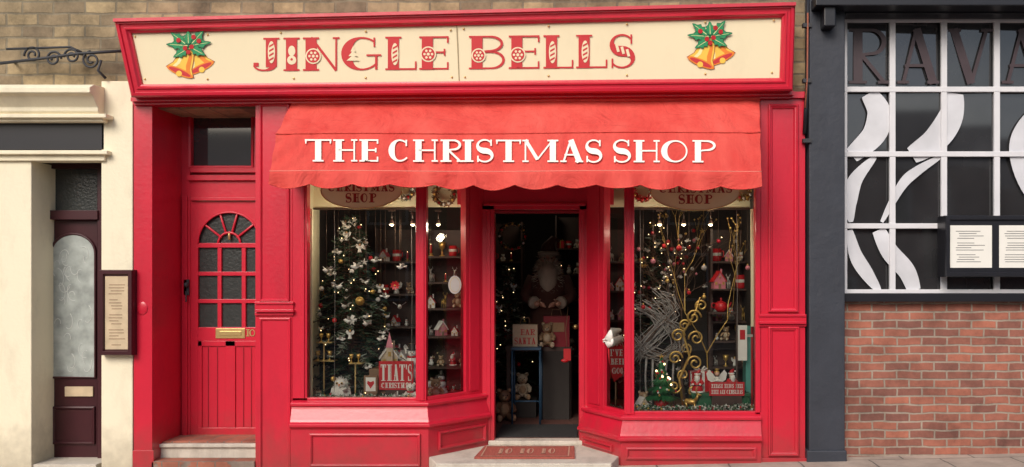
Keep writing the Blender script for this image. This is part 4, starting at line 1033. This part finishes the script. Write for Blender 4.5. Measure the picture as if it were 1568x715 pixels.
b.tube([W(929,528,y-.01),W(941,522,y-.02),W(953,518,y-.01)],[.03,.04,.03],FLUFF,8); b.tube([W(933,522,y),W(940,507,y),W(951,505,y)],[.05,.04,.015],FLUFF,8); b.tuft(W(941,520,y),(.09,.03,.04),120,.025,FLUFF)
word(b,[('I',934,938),("'",938,941),('V',942,948),('E',948,953)],545,10,1.6,.8,W(940,540,y),NY,PWHITE); word(b,[('B',935,940),('E',941,946),('E',947,951),('N',952,956)],558,9,1.6,.8,W(940,540,y),NY,PWHITE); word(b,[('G',937,943),('O',944,949),('O',950,954)],572,9,1.6,.8,W(940,540,y),NY,PWHITE)
b.tube([W(943,585,y+.006),fp(943,y+.006,zR)],.008,WOODM,6); b.done()
for px,py,y,c in ((985,470,.2,FRED),(1000,400,.2,PINK),(1022,430,.18,GOLD),(1055,448,.2,FRED),(1078,410,.2,SILV),(1145,410,.2,PINK),(1078,455,.2,GOLD),(1040,380,.25,FRED)):
    b=B('hanging_bauble'); p=W(px,py,y); b.sph(p,R_(.018,.026),c,12,8); b.lathe((p.x,p.y,p.z+.022),[(.007,0),(.007,.012),(0,.012)],GOLD,8); b.tube([p+Vector((0,0,.03)),W(px,322,y)],.0012,TWIG,4); b.done()
def wreath(name,px,py,y,r,mt):
    b=B(name); c=W(px,py,y)
    b.tube([c+Vector((r*math.cos(i*.3142),0,r*math.sin(i*.3142))) for i in range(21)],.018,WOODM,6)
    for i in range(260):
        a=R_(0,6.28); p=c+Vector((r*math.cos(a)+R_(-.02,.02),R_(-.03,0),r*math.sin(a)+R_(-.02,.02))); d=Vector((R_(-1,1),R_(-1,.2),R_(-1,1))).normalized()*.03; t=d.orthogonal().normalized()*.008
        b.add([p,p+d*.5-t,p+d,p+d*.5+t],[(0,1,2,3)],mt)
    for i in range(12): b.sph(c+Vector((r*math.cos(i*.52),-.03,r*math.sin(i*.52))),.014,random.choice([FRED,GOLD,PWHITE]),8,5)
    b.done()
wreath('gingerbread_wreath',681,298,.56,.09,TAN); wreath('tinsel_wreath',620,290,.40,.08,FROST); wreath('red_berry_wreath',984,292,.40,.08,FRED); wreath('gold_tinsel_wreath',1138,292,.40,.07,GOLD)

for px,y in ((600,.3),(632,.3),(671,.5),(1010,.3),(1047,.3),(1088,.3)):
    b=B('spotlight'); p=W(px,341,y)
    b.tube([p+Vector((0,0,.10)),p+Vector((0,0,.03))],.005,WOOD,6); b.lathe((p.x,p.y,p.z-.014),[(.020,0),(.018,.02),(.008,.045),(0,.047)],WOOD,12); b.sph(p+Vector((0,0,-.012)),.018,BULB,10,6)
    b.box(p.x-.03,p.x+.03,y-.015,y+.015,p.z+.10,p.z+.115,WOOD); b.done()
def pl(name,loc,e,r=.04,col=(1,.84,.64)):
    l=bpy.data.lights.new(name,'POINT'); l.energy=e; l.color=col; l.shadow_soft_size=r; o=bpy.data.objects.new(name,l); o.location=loc; sc.collection.objects.link(o)
pl('window_spot_lamp',W(520,348,.22),2.6); pl('window_spot_lamp',W(616,348,.22),2.6); pl('window_spot_lamp',W(678,348,.46),1.8); pl('window_spot_lamp',W(1010,348,.22),2.6); pl('window_spot_lamp',W(1100,348,.22),2.6)
pl('shop_fill_light',(-.6,2.6,2.5),2.4,.1)  # added fill light for the room behind the door, no fixture drawn

# ---------------- through the doorway
b=B('display_table'); tx=W(812,0,1.9).x; b.box(tx-.25,tx+.45,1.75,2.3,.82,.87,WOOD)
for x in(tx-.22,tx+.42):
    for y in(1.78,2.27): b.box(x-.02,x+.02,y-.02,y+.02,.118,.82,WOOD)
b.done()
b=B('father_christmas_figure'); M0=Matrix.Translation((W(840,0,2.0).x,2.0,.87))@Matrix.Scale(1.0,4); b.M=M0
ROBE=mat('brown_robe',(.10,.04,.03),.9,var=.3)
b.lathe((0,0,0),[(0,0),(.24,0),(.25,.04),(.21,.3),(.19,.5),(.2,.66),(.15,.76),(.06,.80),(0,.8)],ROBE,18); b.lathe((0,0,0),[(.25,0),(.28,.03),(.26,.07),(.23,.07)],BEARD,18)
b.sph((0,-.02,.90),(.085,.095,.11),SKIN,16,12); b.tube([(0,-.11,.915),(0,-.135,.89)],[.014,.02],SKIN,8)
for s in(-1,1):
    b.sph((s*.035,-.105,.925),.011,INK,8,5); b.tube([(s*.055,-.108,.95),(s*.02,-.118,.955)],.009,BEARD,6); b.sph((s*.085,0,.9),(.015,.02,.03),SKIN,8,5)
    b.tube([(s*.16,0,.72),(s*.25,-.06,.52),(s*.14,-.24,.46)],[.075,.07,.06],ROBE,10); b.tube([(s*.15,-.22,.465),(s*.13,-.25,.455)],[.07,.065],BEARD,10)
    b.sph((s*.11,-.28,.45),(.035,.04,.03),SKIN)
    for k in range(4): b.tube([(s*(.10-.01*k),-.30,.465-.012*k),(s*(.06-.01*k),-.335,.46-.012*k),(s*(.03-.005*k),-.33,.45-.012*k)],[.011,.01,.007],SKIN,6)
    b.tube([(s*.10,-.27,.475),(s*.07,-.29,.495)],[.011,.008],SKIN,6)
    b.tube([(s*.01,-.125,.875),(s*.06,-.125,.865),(s*.10,-.1,.84)],[.014,.016,.004],BEARD,7)
b.tube([(0,-.07,.86),(0,-.13,.76),(0,-.15,.64),(0,-.15,.54)],[.08,.11,.09,.02],BEARD,14); b.tuft((0,-.1,.73),(.11,.07,.17),600,.08,BEARD,.12)
b.tuft((0,.02,.9),(.10,.10,.12),160,.06,BEARD,.16)
b.tube([(0,.01,.96),(0,.03,1.06),(.05,.06,1.14),(.12,.07,1.12)],[.10,.075,.04,.015],ROBE,12); b.lathe((0,.01,.95),[(.09,0),(.12,.015),(.115,.045),(.09,.055)],BEARD,16)
b.M=None; b.done()
solo('teddy_bear',m_teddy,fp(838,1.68,.87),.26)
b=B('gift_bag')
def bag(l,r,t,bo,y,c,txt=None):
    b.fb(l,r,t,bo,y,.12,c)
    a=W(l,t,y);d=W(r,t,y); w=d.x-a.x; b.tube([(a.x+w*.3,y,a.z),(a.x+w*.35,y,a.z+.07),(a.x+w*.65,y,a.z+.07),(a.x+w*.7,y,a.z)],.005,WOODM,5)
bag(785,823,497,531,1.5,LTAN); word(b,spread('DEAR',789,819),513,9,1.8,.8,W(800,510,1.5),NY,FRED); word(b,spread('SANTA',788,820),527,10,1.8,.8,W(800,510,1.5),NY,FRED); b.done()
b=B('gift_bag'); bag(832,872,484,531,1.7,REDD); b.fb(840,864,494,508,1.695,.004,TAN); b.done()
b=B('display_crate'); x0=W(850,0,1.75).x; z_=W(0,531,1.7).z; b.box(x0-.16,x0+.16,1.66,1.74,z_-.04,z_,WOOD); b.box(x0-.15,x0+.15,1.66,1.74,.118,z_-.04,DARK); b.done()
b=B('red_hanging_stocking'); b.fb(863,874,534,552,1.2,.02,FRED); b.tube([W(868,532,1.2),W(866,505,1.2),W(870,470,1.3)],.003,WOODM,4); b.sph(W(865,552,1.21),(.04,.02,.02),FRED); b.done()
b=B('blue_stool'); x0=W(805,0,1.45).x
zt_=W(0,531,1.45).z; b.box(x0-.14,x0+.16,1.35,1.65,zt_-.025,zt_,BLUE)
for x in(x0-.13,x0+.15):
    for y in(1.36,1.64): b.tube([(x*1,y,.118),(x,y,zt_-.03)],.010,BLUE,8)
b.tube([(x0-.13,1.36,.35),(x0+.15,1.36,.35)],.008,BLUE,6); b.done()
solo('teddy_bear',m_teddy,fp(800,1.9,.30),.28,.1,LTAN,TAN); solo('teddy_bear',m_teddy,fp(845,1.9,.34),.26,-.1); solo('teddy_bear',m_teddy,fp(772,1.6,.12),.33,.3,WOODM,TAN)
b=B('low_plinth'); b.box(W(784,0,1.9).x,W(822,0,1.9).x,1.78,2.05,.118,.30,DARK); b.box(W(828,0,1.9).x,W(866,0,1.9).x,1.78,2.05,.118,.34,DARK); b.done(None,.004)
wreath('dark_wreath',785,362,1.5,.13,FIR)

# ================= LIGHT
w=bpy.data.worlds.new('World'); sc.world=w; w.use_nodes=True; nt=w.node_tree
sky=nt.nodes.new('ShaderNodeTexSky'); sky.sky_type='NISHITA'; sky.sun_disc=False
el,az=math.radians(36),math.radians(200)
sky.sun_elevation=el; sky.sun_rotation=az; sky.air_density=1.0; sky.dust_density=3.0; sky.ozone_density=.6
bg=nt.nodes['Background']; bg.inputs[1].default_value=.15; nt.links.new(sky.outputs[0],bg.inputs[0])
l=bpy.data.lights.new('sun','SUN'); l.energy=2.2; l.angle=math.radians(28); l.color=(1,.955,.89)
o=bpy.data.objects.new('sun',l); sc.collection.objects.link(o)
dirv=Vector((math.sin(az)*math.cos(el),math.cos(az)*math.cos(el),math.sin(el)))
o.rotation_euler=(-dirv).to_track_quat('-Z','Y').to_euler(); o.location=dirv*20

cam=bpy.data.cameras.new('camera'); co=bpy.data.objects.new('camera',cam); sc.collection.objects.link(co)
co.location=(0,-D,H0); co.rotation_euler=(math.radians(90),0,0)
cam.sensor_width=36; cam.lens=36*D/(1568/S); cam.shift_x=(784-CX)/1568; cam.shift_y=(CY-357.5)/1568; cam.clip_end=600; cam.clip_start=.05
sc.camera=co
